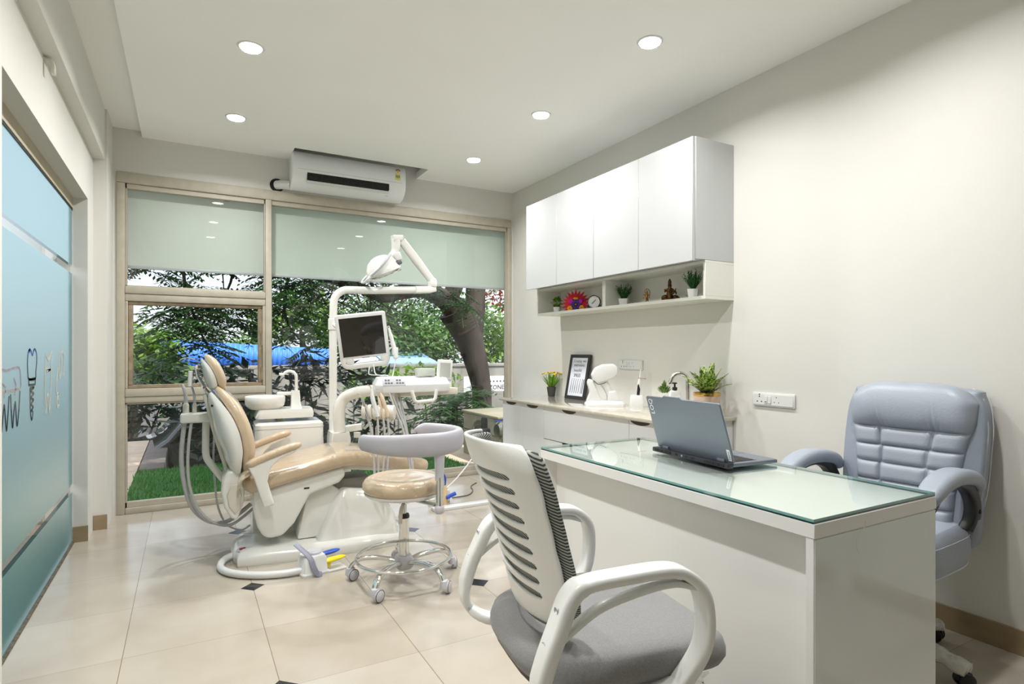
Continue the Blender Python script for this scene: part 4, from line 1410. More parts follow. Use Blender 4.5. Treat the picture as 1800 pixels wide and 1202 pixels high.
def bslab(inset, x_off):
    return [(y, z) for y, z in [(-0.215 + inset, 0.40), (0.215 - inset, 0.40), (0.262 - inset, 0.62), (0.268 - inset, 0.90), (0.245 - inset, 1.01), (0.19 - inset, 1.045 - inset), (-0.19 + inset, 1.045 - inset), (-0.245 + inset, 1.01), (-0.268 + inset, 0.90), (-0.262 + inset, 0.62)]]


rings = []
for (x_off, ins) in ((0.012, 0.010), (0.0, 0.0), (-0.055, 0.0), (-0.075, 0.012), (-0.082, 0.05)):
    poly = cr([(0, p[0], p[1]) for p in bslab(ins, 0)], 4, closed=True)
    rings.append([(rec(p[2]) + x_off, p[1], p[2]) for p in poly])
obj('back_frame', MB().loft(rings), M_leather2, ex, smooth=50)
for s in (-1, 1):
    for off in (-0.012, -0.020):
        pts = cr([(rec(z) + off + 0.001, s * (y + 0.0012), z) for y, z in ((0.236, 0.50), (0.262, 0.62), (0.2685, 0.80), (0.268, 0.90), (0.245, 1.01))], 6)
        obj('stitching', MB().tube(pts, 0.0011, 5), M_stitch, ex)
    pts = cr([(rec(z) - 0.064, s * (y + 0.001), z) for y, z in ((0.225, 0.44), (0.262, 0.62), (0.2685, 0.80), (0.268, 0.90), (0.245, 1.01), (0.19, 1.046))], 6)
    obj('piping', MB().tube(pts, 0.0028, 6), M_stitch, ex)
rows = [(0.46, 0.560), (0.560, 0.640), (0.640, 0.716), (0.716, 0.790), (0.790, 0.868), (0.868, 1.066)]
def pil(t_, p=4.0):
    return max(0.0, 1 - abs(2 * t_ - 1) ** p)
def cush(u, z):
    hw_ = interp([(0.46, 0.185), (0.62, 0.188), (0.80, 0.212), (0.92, 0.240), (1.0, 0.243), (1.066, 0.222)], z)
    for ri, (a_, c_) in enumerate(rows):
        if z <= c_ or ri == len(rows) - 1:
            break
    tz = min(1, max(0, (z - a_) / (c_ - a_)))
    if ri == 5:
        # head roll: one fat bulge with gathers running into the seam
        tt = min(1, max(0, tz))
        dep = 0.020 + 0.052 * math.sqrt(max(0, 1 - (2 * tt - 1) ** 2)) ** 0.9
        g_ = math.exp(-((abs(u) - 0.45) / 0.16) ** 2) * math.exp(-tt / 0.25)
        dep -= 0.016 * g_ * (0.55 + 0.45 * math.sin(70 * u + 9 * tt))
        edge = max(0, 1 - abs(u) ** 7) ** 0.5
        dep = 0.004 + dep * edge
    else:
        cs = [-1, -0.46 + 0.04 * (ri % 2), 0.46 - 0.04 * (ri % 2), 1]
        for a2, c2 in zip(cs[:-1], cs[1:]):
            if u <= c2:
                break
        tu = (u - a2) / (c2 - a2)
        dep = 0.022 + 0.020 * pil(tz, 6) ** 0.7 * pil(tu, 9) ** 0.7
        edge = max(0, 1 - abs(u) ** 9) ** 0.5
        dep = 0.004 + dep * edge
    zz_ = z - (0.045 * abs(u) ** 5 * max(0.0, (z - 0.98) / 0.086) if z > 0.98 else 0.0)
    return (rec(z) + 0.008 + dep, u * hw_, zz_)


us = sorted(set([round(x, 4) for x in frange(-1, 1, 56)] + [-0.985, 0.985, -0.46, -0.42, 0.46, 0.42, -0.995, 0.995]))
zs = sorted(set([round(z, 4) for z in frange(0.46, 1.066, 60)] + [r_[0] for r_ in rows[1:]] + [1.06, 1.064]))
obj('back_cushion', MB().grid(us, zs, cush), M_leather, ex, smooth=180)
# seat
rings = []
for (k, z) in ((0.86, 0.372), (0.97, 0.380), (1.0, 0.410), (1.0, 0.455), (0.97, 0.490), (0.86, 0.508), (0.6, 0.514), (0.1, 0.512)):
    rings.append([(0.045 + x * k, y * k, z + 0.02 * (x < 0) * (abs(x * k) / 0.27) ** 2) for x, y in sup(0.272, 0.262, 4.2)])
obj('seat_cushion', MB().loft(rings), M_leather, ex, smooth=50)
ring = [(0.045 + x * 1.003, y * 1.003, 0.376) for x, y in sup(0.262, 0.250, 4.2)]
obj('piping', MB().tube(ring, 0.004, 6, closed=True, cap=False), M_stitch, ex)
ring = [(0.045 + x * 1.003, y * 1.003, 0.487) for x, y in sup(0.268, 0.258, 4.2)]
obj('stitching', MB().tube(ring, 0.0012, 5, closed=True, cap=False), M_stitch, ex)
for s in (-1, 1):
    AY = 0.245 if s > 0 else -0.296
    pad = cr([(-0.195, AY, 0.660), (-0.150, AY, 0.700), (-0.07, AY, 0.722), (0.03, AY, 0.731), (0.12, AY, 0.722), (0.195, AY, 0.696), (0.250, AY, 0.662)], 5)
    n_ = len(pad)
    sc = [0.55 + 0.45 * math.sin(PI * min(1, max(0, k / (n_ - 1)))) ** 0.35 if 0 < k < n_ - 1 else 0.45 for k in range(n_)]
    ap = obj('arm_pad', MB().sweep(pad, rrect(0.095, 0.060, 0.027, 5), side=(0, 1, 0), scales=sc), M_leather, ex, smooth=60)
    seam = [(p[0], p[1] + s * 0.0455 * sc[k], p[2] - 0.001) for k, p in enumerate(pad)]
    obj('seam', MB().tube(seam, 0.0016, 5), M_leather2, ap)
    sup_ = cr([(0.23, AY, 0.637), (0.15, AY, 0.687), (0.03, AY, 0.709), (-0.07, AY, 0.692), (-0.140, AY, 0.642), (-0.172, (AY - s * 0.002), 0.585), (-0.172, (AY - s * 0.008), 0.530), (-0.160, (AY - s * 0.016), 0.495)], 5)
    n_ = len(sup_)
    obj('arm_support', MB().sweep(sup_, rrect(0.048, 0.034, 0.010, 3), side=(0, 1, 0), scales=[(1, 0.8 + 1.6 * (k / n_) ** 1.3) for k in range(n_)]), M_black, ex, smooth=50)
    obj('bolt', MB().lathe([(0.0, 0.003), (0.008, 0.003), (0.009, -0.003)], (0, 0, 0), 12, 'y'), M_dark, ex, xf=Matrix.Translation((-0.172, (AY + s * 0.022), 0.575)))
obj('mechanism', MB().box(-0.10, 0.16, -0.09, 0.09, 0.325, 0.378), M_black, ex, bevel=0.01)
obj('gas_column', MB().lathe([(0.030, 0.10), (0.030, 0.23), (0.018, 0.235), (0.018, 0.335)], (0.095, 0, 0), 18), M_chrome, ex)
star_base(ex, 0.095, 0.0, 0.312, R(88), M_black, M_black, M_black, wrap=M_wrap)

# ------------------------------------------------------------------ dentist's stool
M_tan = pm('tan_vinyl_under_clear_film', (190, 170, 143), 0.28, var=0.06, scale=6, coat=0.8, bump=0.42, bscale=34, stretch=(1, 1, 0.5))
M_armgrey = pm('lavender_grey_vinyl', (172, 171, 178), 0.42, var=0.02, scale=10, bump=0.05, bscale=180)
st = thing('dental_stool', 'round tan saddle stool on chrome castor base with grey curved torso rest', 'stool', (1.000, 2.955, 0), 0)
obj('seat_cushion', MB().lathe([(0.170, 0.462), (0.200, 0.470), (0.213, 0.495), (0.212, 0.518), (0.198, 0.538), (0.175, 0.548), (0.165, 0.545), (0.10, 0.549), (0.0, 0.551)], n=48), M_tan, st, smooth=60)
obj('seat_rim', MB().lathe([(0.05, 0.440), (0.150, 0.444), (0.188, 0.452), (0.204, 0.464), (0.205, 0.472), (0.19, 0.474)], n=48), M_plastic, st, smooth=40)
obj('seat_mount', MB().lathe([(0.0, 0.405), (0.028, 0.405), (0.034, 0.44), (0.06, 0.444)], n=16), M_chrome, st)
obj('gas_column', MB().lathe([(0.027, 0.115), (0.027, 0.335), (0.0275, 0.338), (0.018, 0.350), (0.0145, 0.352), (0.0145, 0.41)], n=24), M_chrome, st)
obj('collar', MB().lathe([(0.0285, 0.328), (0.0295, 0.335), (0.026, 0.349), (0.016, 0.352)], n=24), M_black, st)
obj('height_lever', MB().sweep(cr([(0.0, -0.01, 0.412), (-0.035, -0.06, 0.385), (-0.05, -0.09, 0.325)], 5), rrect(0.02, 0.006, 0.002, 2), side=(0.8, -0.5, 0)), M_ivory, st)
obj('hub', MB().loft([[(x * k, y * k, z) for x, y in rrect(0.095, 0.095, 0.03, 4)] for k, z in ((0.7, 0.062), (0.95, 0.075), (1.0, 0.11), (0.78, 0.132))]), M_grey, st)
obj('foot_ring', MB().tube([(0.245 * math.cos(2 * PI * k / 56), 0.245 * math.sin(2 * PI * k / 56), 0.128) for k in range(56)], 0.0085, 10, closed=True, cap=False), M_chrome, st)
for k in range(5):
    a = R(6.5 + 72 * k)
    dx, dy = math.cos(a), math.sin(a)
    prof = cr([(0.030, 0.098), (0.10, 0.115), (0.18, 0.118), (0.235, 0.108), (0.268, 0.085), (0.282, 0.062)], 5)
    leg = obj('leg', MB().sweep([(dx * r_, dy * r_, z) for r_, z in prof], rrect(0.034, 0.022, 0.010, 4), side=(-dy, dx, 0)), M_chrome, st, smooth=60)
    Mx = Matrix.Translation((dx * 0.284, dy * 0.284, 0)) @ Matrix.Rotation(R((80, 160, 20, 30, 50)[k]), 4, 'Z')
    c_ = obj('caster', MB().loft([[(x * k_, y * k_ - 0.004, z) for x, y in rrect(0.055, 0.040, 0.018, 4)] for k_, z in ((1.0, 0.030), (1.0, 0.048), (0.8, 0.064), (0.35, 0.068))]), M_grey, st, xf=Mx)
    obj('wheel', MB().lathe([(0.0, -0.016), (0.020, -0.015), (0.030, -0.008), (0.030, 0.010), (0.0, 0.012)], (0.006, -0.020, 0.030), 22, 'y'), M_grey, c_, xf=Mx)
    obj('tyre', MB().lathe([(0.0285, -0.0098), (0.0306, -0.0094), (0.0306, -0.0080), (0.0285, -0.0076)], (0.006, -0.020, 0.030), 22, 'y'), M_black, c_, xf=Mx)
# curved torso rest
def rest_path():
    out = []
    for k in range(41):
        t_ = k / 40
        a = R(186 + t_ * 226)            # from the left end, round the front, to the curled right end
        r_ = 0.245 + 0.045 * math.sin(PI * max(0, (t_ - 0.35)) / 0.65) * (t_ > 0.35) - 0.075 * max(0, (t_ - 0.86) / 0.14) ** 1.5
        out.append((r_ * math.cos(a) + 0.0, r_ * math.sin(a), 0.752 - 0.012 * math.sin(PI * t_) + 0.030 * max(0, t_ - 0.5)))
    return out
path = rest_path()
sc = []
for k in range(41):
    t_ = k / 40
    e_ = min(1.0, (min(t_, 1 - t_) / 0.05 + 0.001)) ** 0.5
    sc.append((max(0.06, e_) * (0.86 + 0.20 * math.sin(PI * t_)), (0.72 + 0.40 * math.sin(PI * min(1, t_ * 1.15)) ** 1.3) * max(0.12, e_)))
secp = [(0.052 * math.copysign(abs(math.cos(q)) ** 0.75, math.cos(q)) , 0.024 * math.copysign(abs(math.sin(q)) ** 0.75, math.sin(q))) for q in [2 * PI * i / 20 for i in range(20)]]
# section x runs vertically, y across
obj('torso_rest', MB().sweep(path, secp, side=(0, 0, 1), scales=[(b_, a_) for a_, b_ in sc]), M_armgrey, st, smooth=80)
pa = R(293)
px_, py_ = 0.262 * math.cos(pa), 0.262 * math.sin(pa)
obj('rest_post', MB().loft([[(px_ + x * k, py_ + y * k, z) for x, y in rrect(0.05, 0.036, 0.016, 4)] for k, z in ((0.86, 0.560), (1.0, 0.66), (1.15, 0.715))]), M_grey, st)
obj('rest_rod', MB().tube([(px_, py_, 0.425), (px_, py_, 0.575)], 0.0185, 16), M_chrome, st)
obj('rod_cap', MB().lathe([(0.0, 0.392), (0.018, 0.394), (0.024, 0.402), (0.024, 0.428), (0.019, 0.434)], (px_, py_, 0), 18), M_grey, st)
obj('rest_bracket', MB().sweep([(0.03, -0.06, 0.432), (px_ * 0.9, py_ * 0.9, 0.432)], rrect(0.03, 0.012, 0.003, 2), side=(1, 0.4, 0)), M_chrome, st)

# =================================================================== DENTAL CHAIR
RZC = R(-2.6)
dc = thing('dental_chair', 'tan and white dental treatment chair under clear film by the window', 'dental chair', (0.30, 3.55, 0), RZC)
# base plate on the floor
pl_ = [(0.035, 0.0), (-0.055, 0.070), (-0.078, 0.16), (-0.078, 0.30), (-0.045, 0.40), (0.035, 0.44), (0.86, 0.44), (0.86, 0.0)]
def scaled(poly, k, z):
    cx_, cy_ = 0.39, 0.22
    return [(cx_ + (x - cx_) * (1 - (1 - k) * 0.55), cy_ + (y - cy_) * k, z) for x, y in poly]
pls = [(p[0], p[1]) for p in cr([(x, y, 0) for x, y in pl_], 3, closed=True)]
obj('base_plate', MB().loft([scaled(pls, k, z) for k, z in ((0.985, 0.0), (1.0, 0.008), (1.0, 0.046), (0.975, 0.060), (0.86, 0.078), (0.5, 0.082))]), M_enamel, dc, smooth=35)
obj('maker_plate', MB().lathe([(0.0, 0.0025), (0.030, 0.0025), (0.032, 0.0)], (0, 0, 0), 24), M_grey, dc, xf=Matrix.Translation((-0.024, 0.10, 0.0745)) @ Matrix.Rotation(R(-6), 4, 'Y') @ Matrix.Rotation(R(8), 4, 'X'))
obj('maker_mark', MB().box(-0.016, 0.016, -0.012, 0.012, 0.003, 0.0042), pm('dark_red_mark', (150, 36, 52), 0.5), dc, xf=Matrix.Translation((-0.024, 0.10, 0.0745)) @ Matrix.Rotation(R(-6), 4, 'Y') @ Matrix.Rotation(R(8), 4, 'X'), smooth=0)
# column cover
def rr3(x0, x1, y0, y1, r, z, zs=0.0):
    cx_, cy_ = (x0 + x1) / 2, (y0 + y1) / 2
    return [(cx_ + x, cy_ + y, z + zs * x) for x, y in rrect(x1 - x0, y1 - y0, r, 5)]
obj('column_cover', MB().loft([rr3(0.355, 0.875, 0.012, 0.428, 0.03, 0.03), rr3(0.372, 0.865, 0.016, 0.424, 0.04, 0.075), rr3(0.430, 0.850, 0.035, 0.405, 0.05, 0.19, -0.05),
                               rr3(0.480, 0.800, 0.055, 0.385, 0.05, 0.285, -0.10), rr3(0.512, 0.715, 0.072, 0.368, 0.045, 0.345, -0.12), rr3(0.535, 0.685, 0.088, 0.352, 0.04, 0.357, -0.14)]), M_enamel, dc, smooth=60)
obj('lift_arm', MB().prism([(0.270, 0.085), (0.50, 0.085), (0.60, 0.30), (0.46, 0.395), (0.33, 0.365)], 'y', 0.10, 0.34), M_enamel, dc, bevel=0.012)
obj('lift_gap_block', MB().prism([(0.44, 0.30), (0.66, 0.30), (0.70, 0.42), (0.40, 0.415)], 'y', 0.12, 0.32), pm('lift_gap_shade', (120, 118, 112), 0.4, var=0.1), dc, bevel=0.006)  # block coloured as the shaded gap under the seat
# seat shell and leg support
obj('seat_shell', MB().prism([(0.030, 0.420), (0.028, 0.300), (0.050, 0.205), (0.078, 0.150), (0.115, 0.132), (0.185, 0.140), (0.250, 0.205), (0.335, 0.362), (0.500, 0.412), (0.540, 0.450), (0.530, 0.510), (0.35, 0.480), (0.15, 0.432)], 'y', 0.030, 0.440), M_enamel, dc, bevel=0.022, seg=4)
obj('leg_support', MB().prism([(0.50, 0.500), (0.56, 0.512), (0.842, 0.470), (1.03, 0.430), (1.03, 0.412), (0.842, 0.448), (0.56, 0.482), (0.50, 0.46)], 'y', 0.06, 0.41), M_enamel, dc, bevel=0.006)
# seat cushion
rings = []
for (x, zb, zt, hw_) in ((-0.030, 0.440, 0.478, 0.175), (-0.012, 0.418, 0.498, 0.215), (0.020, 0.402, 0.508, 0.236), (0.10, 0.418, 0.517, 0.248), (0.22, 0.446, 0.536, 0.250), (0.36, 0.477, 0.566, 0.250), (0.46, 0.499, 0.590, 0.247), (0.53, 0.511, 0.601, 0.244),
                         (0.60, 0.509, 0.598, 0.238), (0.70, 0.494, 0.580, 0.230), (0.842, 0.470, 0.553, 0.218), (0.97, 0.442, 0.524, 0.205), (1.040, 0.428, 0.505, 0.188), (1.068, 0.432, 0.492, 0.165), (1.082, 0.445, 0.478, 0.13)):
    h_ = zt - zb
    rings.append([(x, 0.236 + y, (zb + zt) / 2 + z) for y, z in rrect(2 * hw_, h_, min(0.036, h_ * 0.46), 5)])
obj('seat_cushion', MB().loft(rings), M_tan, dc, smooth=60)
obj('film_fold', MB().sweep(cr([(-0.045, 0.02, 0.47), (-0.03, 0.0, 0.505), (0.01, 0.01, 0.53)], 4), rrect(0.09, 0.012, 0.005, 2), side=(0, 1, 0.2)), pm('bunched_clear_film', (206, 190, 164), 0.15, var=0.2, scale=40, bump=0.8, bscale=60, coat=0.8), dc)
# backrest
tab = cr([(-0.040, 0.505, 0.190, 0.050), (-0.030, 0.575, 0.222, 0.086), (-0.026, 0.655, 0.236, 0.110), (-0.042, 0.745, 0.236, 0.124), (-0.075, 0.830, 0.222, 0.112), (-0.125, 0.905, 0.190, 0.080), (-0.180, 0.970, 0.135, 0.032)], 4) if False else None
st_ = [(-0.040, 0.500, 0.165, 0.030), (-0.036, 0.525, 0.196, 0.058), (-0.030, 0.585, 0.224, 0.088), (-0.026, 0.655, 0.236, 0.108), (-0.042, 0.745, 0.236, 0.122), (-0.075, 0.830, 0.222, 0.112), (-0.118, 0.898, 0.195, 0.086), (-0.158, 0.948, 0.158, 0.056), (-0.182, 0.975, 0.120, 0.030)]
def spline(tabl, n):
    A = cr([(t_[0], t_[1], 0) for t_ in tabl], n)
    B = cr([(t_[2], t_[3], 0) for t_ in tabl], n)
    return [(a_[0], a_[1], b_[0], b_[1]) for a_, b_ in zip(A, B)]
def back_parts(tabl, thick, lat0):
    S = spline(tabl, 4)
    sh, cu = [], []
    for i, (x, z, hw_, d_) in enumerate(S):
        p0, p1 = S[max(0, i - 1)], S[min(len(S) - 1, i + 1)]
        t_ = Vector((p1[0] - p0[0], 0, p1[1] - p0[1])).normalized()
        nf = Vector((t_.z, 0, -t_.x))               # forward normal
        e_ = min(1.0, 0.35 + 2.2 * min(i, len(S) - 1 - i) / len(S))
        ring = []
        for y, w in rrect(1.93 * hw_, thick * e_, thick * e_ * 0.45, 5):
            q = Vector((x, lat0, z)) + nf * (thick * 0.5 + w) + Vector((0, y, 0))
            ring.append(tuple(q))
        cu.append(ring)
        ring = []
        for k in range(25):
            a = PI * k / 24
            y = hw_ * 1.02 * math.cos(a)
            w = -d_ * (abs(math.sin(a)) ** 0.62)
            q = Vector((x, lat0 + y, z)) + nf * w
            ring.append(tuple(q))
        sh.append(ring)
    return sh, cu
sh, cu = back_parts(st_, 0.066, 0.236)
obj('back_shell', MB().loft(sh), M_enamel, dc, smooth=50)
obj('back_cushion', MB().loft(cu), M_tan, dc, smooth=50)
hs_ = [(-0.150, 0.985, 0.088, 0.040), (-0.152, 1.005, 0.112, 0.052), (-0.160, 1.050, 0.128, 0.060), (-0.184, 1.105, 0.126, 0.052), (-0.212, 1.143, 0.104, 0.034), (-0.232, 1.160, 0.07, 0.014)]
sh, cu = back_parts(hs_, 0.050, 0.236)
hr = obj('headrest', MB().loft(cu), M_tan, dc, smooth=50)
obj('headrest_shell', MB().loft(sh), M_enamel, dc, smooth=50)
b = MB()
for l_ in (0.19, 0.28):
    b.sweep([(-0.262, l_, 1.118), (-0.252, l_, 1.06), (-0.215, l_, 0.985), (-0.195, l_, 0.955)], rrect(0.016, 0.016, 0.004, 2), side=(0, 1, 0))
b.box(-0.262, -0.235, 0.18, 0.29, 1.10, 1.125)
b.box(-0.235, -0.212, 0.18, 0.29, 0.985, 1.005)
b.tube([(-0.285, 0.236, 1.048), (-0.23, 0.236, 1.055)], 0.010, 10)
obj('headrest_bracket', b, M_chrome, dc, bevel=0.002)
obj('headrest_knob', MB().sweep([(-0.292, 0.236, 1.005), (-0.288, 0.236, 1.09)], rrect(0.07, 0.024, 0.011, 4), side=(0, 1, 0)), M_plastic, dc)
obj('headrest_wire', MB().tube(cr([(-0.24, 0.236, 1.12), (-0.265, 0.236, 1.155), (-0.31, 0.236, 1.165), (-0.34, 0.236, 1.155)], 5), 0.003, 6), M_chrome, dc)
obj('back_support', MB().sweep(cr([(-0.218, 0.236, 0.955), (-0.196, 0.236, 0.87), (-0.170, 0.236, 0.75), (-0.140, 0.236, 0.64), (-0.108, 0.236, 0.53), (-0.085, 0.236, 0.43)], 4), rrect(0.11, 0.022, 0.009, 3), side=(0, 1, 0)), M_ivory, dc, smooth=60)
obj('shell_screw', MB().lathe([(0.0, 0.002), (0.006, 0.002), (0.007, -0.002)], (0, 0, 0), 10, 'y'), M_dark, dc, xf=Matrix.Translation((-0.178, 0.075, 0.900)) @ Matrix.Rotation(R(-25), 4, 'Z'))
obj('hinge_cover', MB().prism([(-0.098, 0.535), (-0.045, 0.530), (-0.012, 0.450), (-0.018, 0.350), (-0.050, 0.255), (-0.082, 0.262), (-0.118, 0.330), (-0.135, 0.420), (-0.125, 0.490)], 'y', 0.055, 0.415), M_enamel, dc, bevel=0.025, seg=4)
obj('hinge_cap', MB().prism([(-0.085, 0.455), (-0.050, 0.460), (-0.030, 0.400), (-0.036, 0.320), (-0.062, 0.290), (-0.095, 0.335), (-0.105, 0.40)], 'y', 0.045, 0.060), M_ivory, dc, bevel=0.010, seg=3)
for l0, l1 in ((-0.062, -0.018), (0.492, 0.536)):
    lc = (l0 + l1) / 2
    obj('arm_post', MB().prism([(-0.004, 0.566), (0.245, 0.652), (0.250, 0.632), (0.165, 0.600), (0.115, 0.555), (0.098, 0.480), (0.118, 0.405), (0.135, 0.345), (0.078, 0.335), (0.052, 0.420), (0.028, 0.500)], 'y', l0, l1), M_enamel, dc, bevel=0.012, seg=3)
    pad = cr([(-0.012, lc, 0.570), (0.05, lc, 0.598), (0.13, lc, 0.628), (0.21, lc, 0.655), (0.276, lc, 0.672)], 4)
    n_ = len(pad)
    obj('arm_pad', MB().sweep(pad, rrect(0.066, 0.042, 0.019, 4), side=(0, 1, 0), scales=[0.5 if k in (0, n_ - 1) else (0.85 if k in (1, n_ - 2) else 1.0) for k in range(n_)]), M_tan, dc, smooth=60)
obj('shell_slot', MB().box(0.300, 0.330, 0.0265, 0.032, 0.398, 0.406), M_dark, dc, smooth=0)
# assistant's arm on the left
obj('assistant_arm', MB().tube(cr([(-0.212, 0.34, 0.800), (-0.214, 0.34, 0.70), (-0.212, 0.34, 0.585), (-0.185, 0.335, 0.530), (-0.115, 0.32, 0.430)], 5), 0.020, 12), M_enamel, dc)
obj('assistant_holder', MB().box(-0.345, -0.165, 0.29, 0.37, 0.785, 0.842), M_enamel, dc, bevel=0.012, seg=3)
for nm, lb, pts, r_, tip in (('suction_hose', 'thick grey suction hose with grey tip, outermost on the left holder', [(-0.317, 0.34, 0.86), (-0.325, 0.34, 0.776), (-0.340, 0.34, 0.593), (-0.325, 0.34, 0.425), (-0.281, 0.34, 0.28), (-0.2, 0.34, 0.196), (-0.109, 0.34, 0.179), (-0.028, 0.34, 0.225), (0.03, 0.34, 0.27)], 0.0125, True),
                             ('suction_hose', 'thinner grey suction hose with ivory end next to the holder arm', [(-0.272, 0.33, 0.86), (-0.290, 0.31, 0.77), (-0.305, 0.30, 0.597), (-0.298, 0.30, 0.431), (-0.257, 0.30, 0.293), (-0.18, 0.30, 0.198), (-0.089, 0.30, 0.167), (-0.015, 0.30, 0.206), (0.04, 0.30, 0.25)], 0.0085, True),
                             ('air_hose', 'thin grey hose hanging straight down behind the white holder arm', [(-0.165, 0.42, 0.80), (-0.174, 0.42, 0.568), (-0.165, 0.42, 0.394), (-0.149, 0.42, 0.253), (-0.102, 0.42, 0.143), (-0.023, 0.42, 0.098), (0.03, 0.42, 0.12)], 0.006, False)):
    t = thing(nm, lb, 'hose', (0.30, 3.55, 0), RZC)
    obj('hose', MB().tube(cr(pts, 6), r_, 10), M_hose, t)
    if tip:
        x, y, z = pts[0]
        obj('sleeve', MB().lathe([(r_ * 1.1, -0.03), (r_ * 1.35, -0.02), (r_ * 1.3, 0.03), (r_ * 0.9, 0.04)], (x, y, z), 14), M_ivory, t)
        obj('tip', MB().tube(cr([(x, y, z + 0.03), (x - 0.002, y, z + 0.09), (x - 0.018, y, z + 0.15)], 4), [r_ * 0.85] * 4 + [r_ * 0.7] * 4 + [r_ * 0.55], 10), M_grey, t)

# =================================================================== SPITTOON UNIT
un = thing('spittoon_unit', 'white dental unit cabinet with ivory spit bowl and gooseneck filler behind the chair', 'dental unit', (0.62, 4.28, 0), RZC)
def ux_(x0, x1, y0, y1, z, r=0.03):
    cx_, cy_ = (x0 + x1) / 2, (y0 + y1) / 2
    return [(cx_ + x, cy_ + y, z) for x, y in rrect(x1 - x0, y1 - y0, r, 5)]
obj('cabinet', MB().loft([ux_(-0.235, 0.235, -0.155, 0.155, z, 0.04) for z in (0.0, 0.02)] + [ux_(-0.240 + 0.02 * (z > 0.6), 0.232 - 0.02 * (z > 0.6), -0.165, 0.165, z, 0.045) for z in (0.30, 0.62, 0.690, 0.715)] + [ux_(-0.205, 0.195, -0.14, 0.14, 0.728, 0.05)]), M_enamel, un, smooth=45)
obj('cabinet_seam', MB().loft([ux_(-0.2225, 0.2145, -0.1665, 0.1665, z, 0.045) for z in (0.688, 0.691)]), M_grey, un, smooth=0)
obj('bowl_arm', MB().loft([ux_(-0.215, 0.150, -0.11, 0.11, 0.752, 0.03), ux_(-0.218, 0.154, -0.115, 0.115, 0.762, 0.03), ux_(-0.205, 0.154, -0.115, 0.115, 0.790, 0.03), ux_(-0.195, 0.146, -0.11, 0.11, 0.812, 0.03)]), M_enamel, un, smooth=45)
obj('pivot', MB().lathe([(0.03, 0.72), (0.03, 0.76)], (-0.06, 0, 0), 18), M_steel, un)
obj('spit_bowl', MB().lathe([(0.06, 0.806), (0.098, 0.812), (0.121, 0.835), (0.128, 0.862), (0.128, 0.892), (0.124, 0.898), (0.119, 0.892), (0.117, 0.865), (0.095, 0.835), (0.03, 0.828), (0.0, 0.826)], (-0.150, 0.0, 0), 40), M_enamel, un, smooth=50)
obj('filler_column', MB().loft([ux_(0.010, 0.088, -0.045, 0.045, 0.80, 0.012), ux_(0.014, 0.076, -0.036, 0.036, 0.845, 0.012), ux_(0.016, 0.070, -0.03, 0.03, 0.932, 0.01)]), M_enamel, un, smooth=45)
obj('bowl_rinse_spout', MB().sweep([(-0.075, 0, 0.912), (0.04, 0, 0.912)], rrect(0.03, 0.024, 0.006, 2), side=(0, 1, 0)), M_enamel, un)
obj('cup_filler', MB().tube([(0.050, 0, 0.92), (0.050, 0, 1.00), (0.050, 0, 1.02)] + [(0.005 + 0.045 * math.cos(R(a)), 0, 1.02 + 0.045 * math.sin(R(a))) for a in range(15, 151, 15)] + [(-0.062, 0, 1.045)], 0.0105, 12), M_enamel, un)
obj('post', MB().loft([ux_(0.255, 0.385, -0.205, 0.01, z, 0.012) for z in (0.0, 0.60)] + [ux_(0.262, 0.378, -0.197, 0.002, 0.642, 0.012)]), M_enamel, un, smooth=40)
obj('bottle_bracket', MB().sweep([(0.36, -0.10, 0.655), (0.475, -0.12, 0.668)], rrect(0.05, 0.035, 0.01, 3), side=(0, 0, 1)), M_enamel, un)
t = thing('water_bottle', 'clear plastic water bottle hung upside down from the white unit bracket', 'bottle', (1.052, 4.118, 0.392))
obj('bottle', MB().lathe([(0.020, 0.225), (0.024, 0.200), (0.050, 0.150), (0.056, 0.130), (0.056, 0.0), (0.050, -0.01)], n=24), glass_mat('bottle_plastic', (0.86, 0.92, 0.91, 1), 1.4), t)
obj('cap', MB().lathe([(0.024, 0.205), (0.024, 0.240)], n=18), M_ivory, t)

# operating lamp on its pole ------------------------------------------------------
ol = thing('operating_lamp', 'white dental operating lamp on a tall bent pole above the chair', 'lamp', (0.912, 4.240, 0.617), 0)
z0 = 0.62
pole = [(0, 0, 0.026), (0, 0, 0.4), (0, 0, 0.80), (0.003, 0, 0.90)] + [(0.105 - 0.102 * math.cos(R(a)), 0, 0.925 + 0.102 * math.sin(R(a))) for a in range(15, 91, 15)] + [(0.30, 0, 1.033), (0.62, 0, 1.054)]
obj('pole', MB().tube(pole, 0.0275, 16), M_enamel, ol)
obj('pole_collar', MB().lathe([(0.029, 0.735), (0.034, 0.740), (0.034, 0.815), (0.029, 0.820)], (0, 0, 0), 20, cap=False), M_enamel, ol)
obj('arm_head', MB().sweep([(0.61, 0, 1.053), (0.72, 0, 1.060), (0.775, 0, 1.068)], rrect(0.066, 0.056, 0.014, 3), side=(0, 1, 0), scales=[1, 1, 0.75]), M_enamel, ol)
obj('joint', MB().lathe([(0.034, 1.085), (0.036, 1.095), (0.036, 1.125), (0.026, 1.150), (0.0, 1.158)], (0.752, 0, 0), 20), M_enamel, ol)
obj('boom', MB().sweep([(0.752, 0, 1.125), (0.62, -0.01, 1.275), (0.498, -0.02, 1.415)], rrect(0.058, 0.062, 0.018, 4), scales=[0.82, 1.0, 0.9], side=(0, 1, 0)), M_enamel, ol, smooth=50)
obj('boom_cap', MB().sweep([(0.425, -0.025, 1.425), (0.500, -0.02, 1.432)], rrect(0.064, 0.046, 0.015, 4), side=(0, 1, 0)), M_enamel, ol, smooth=50)
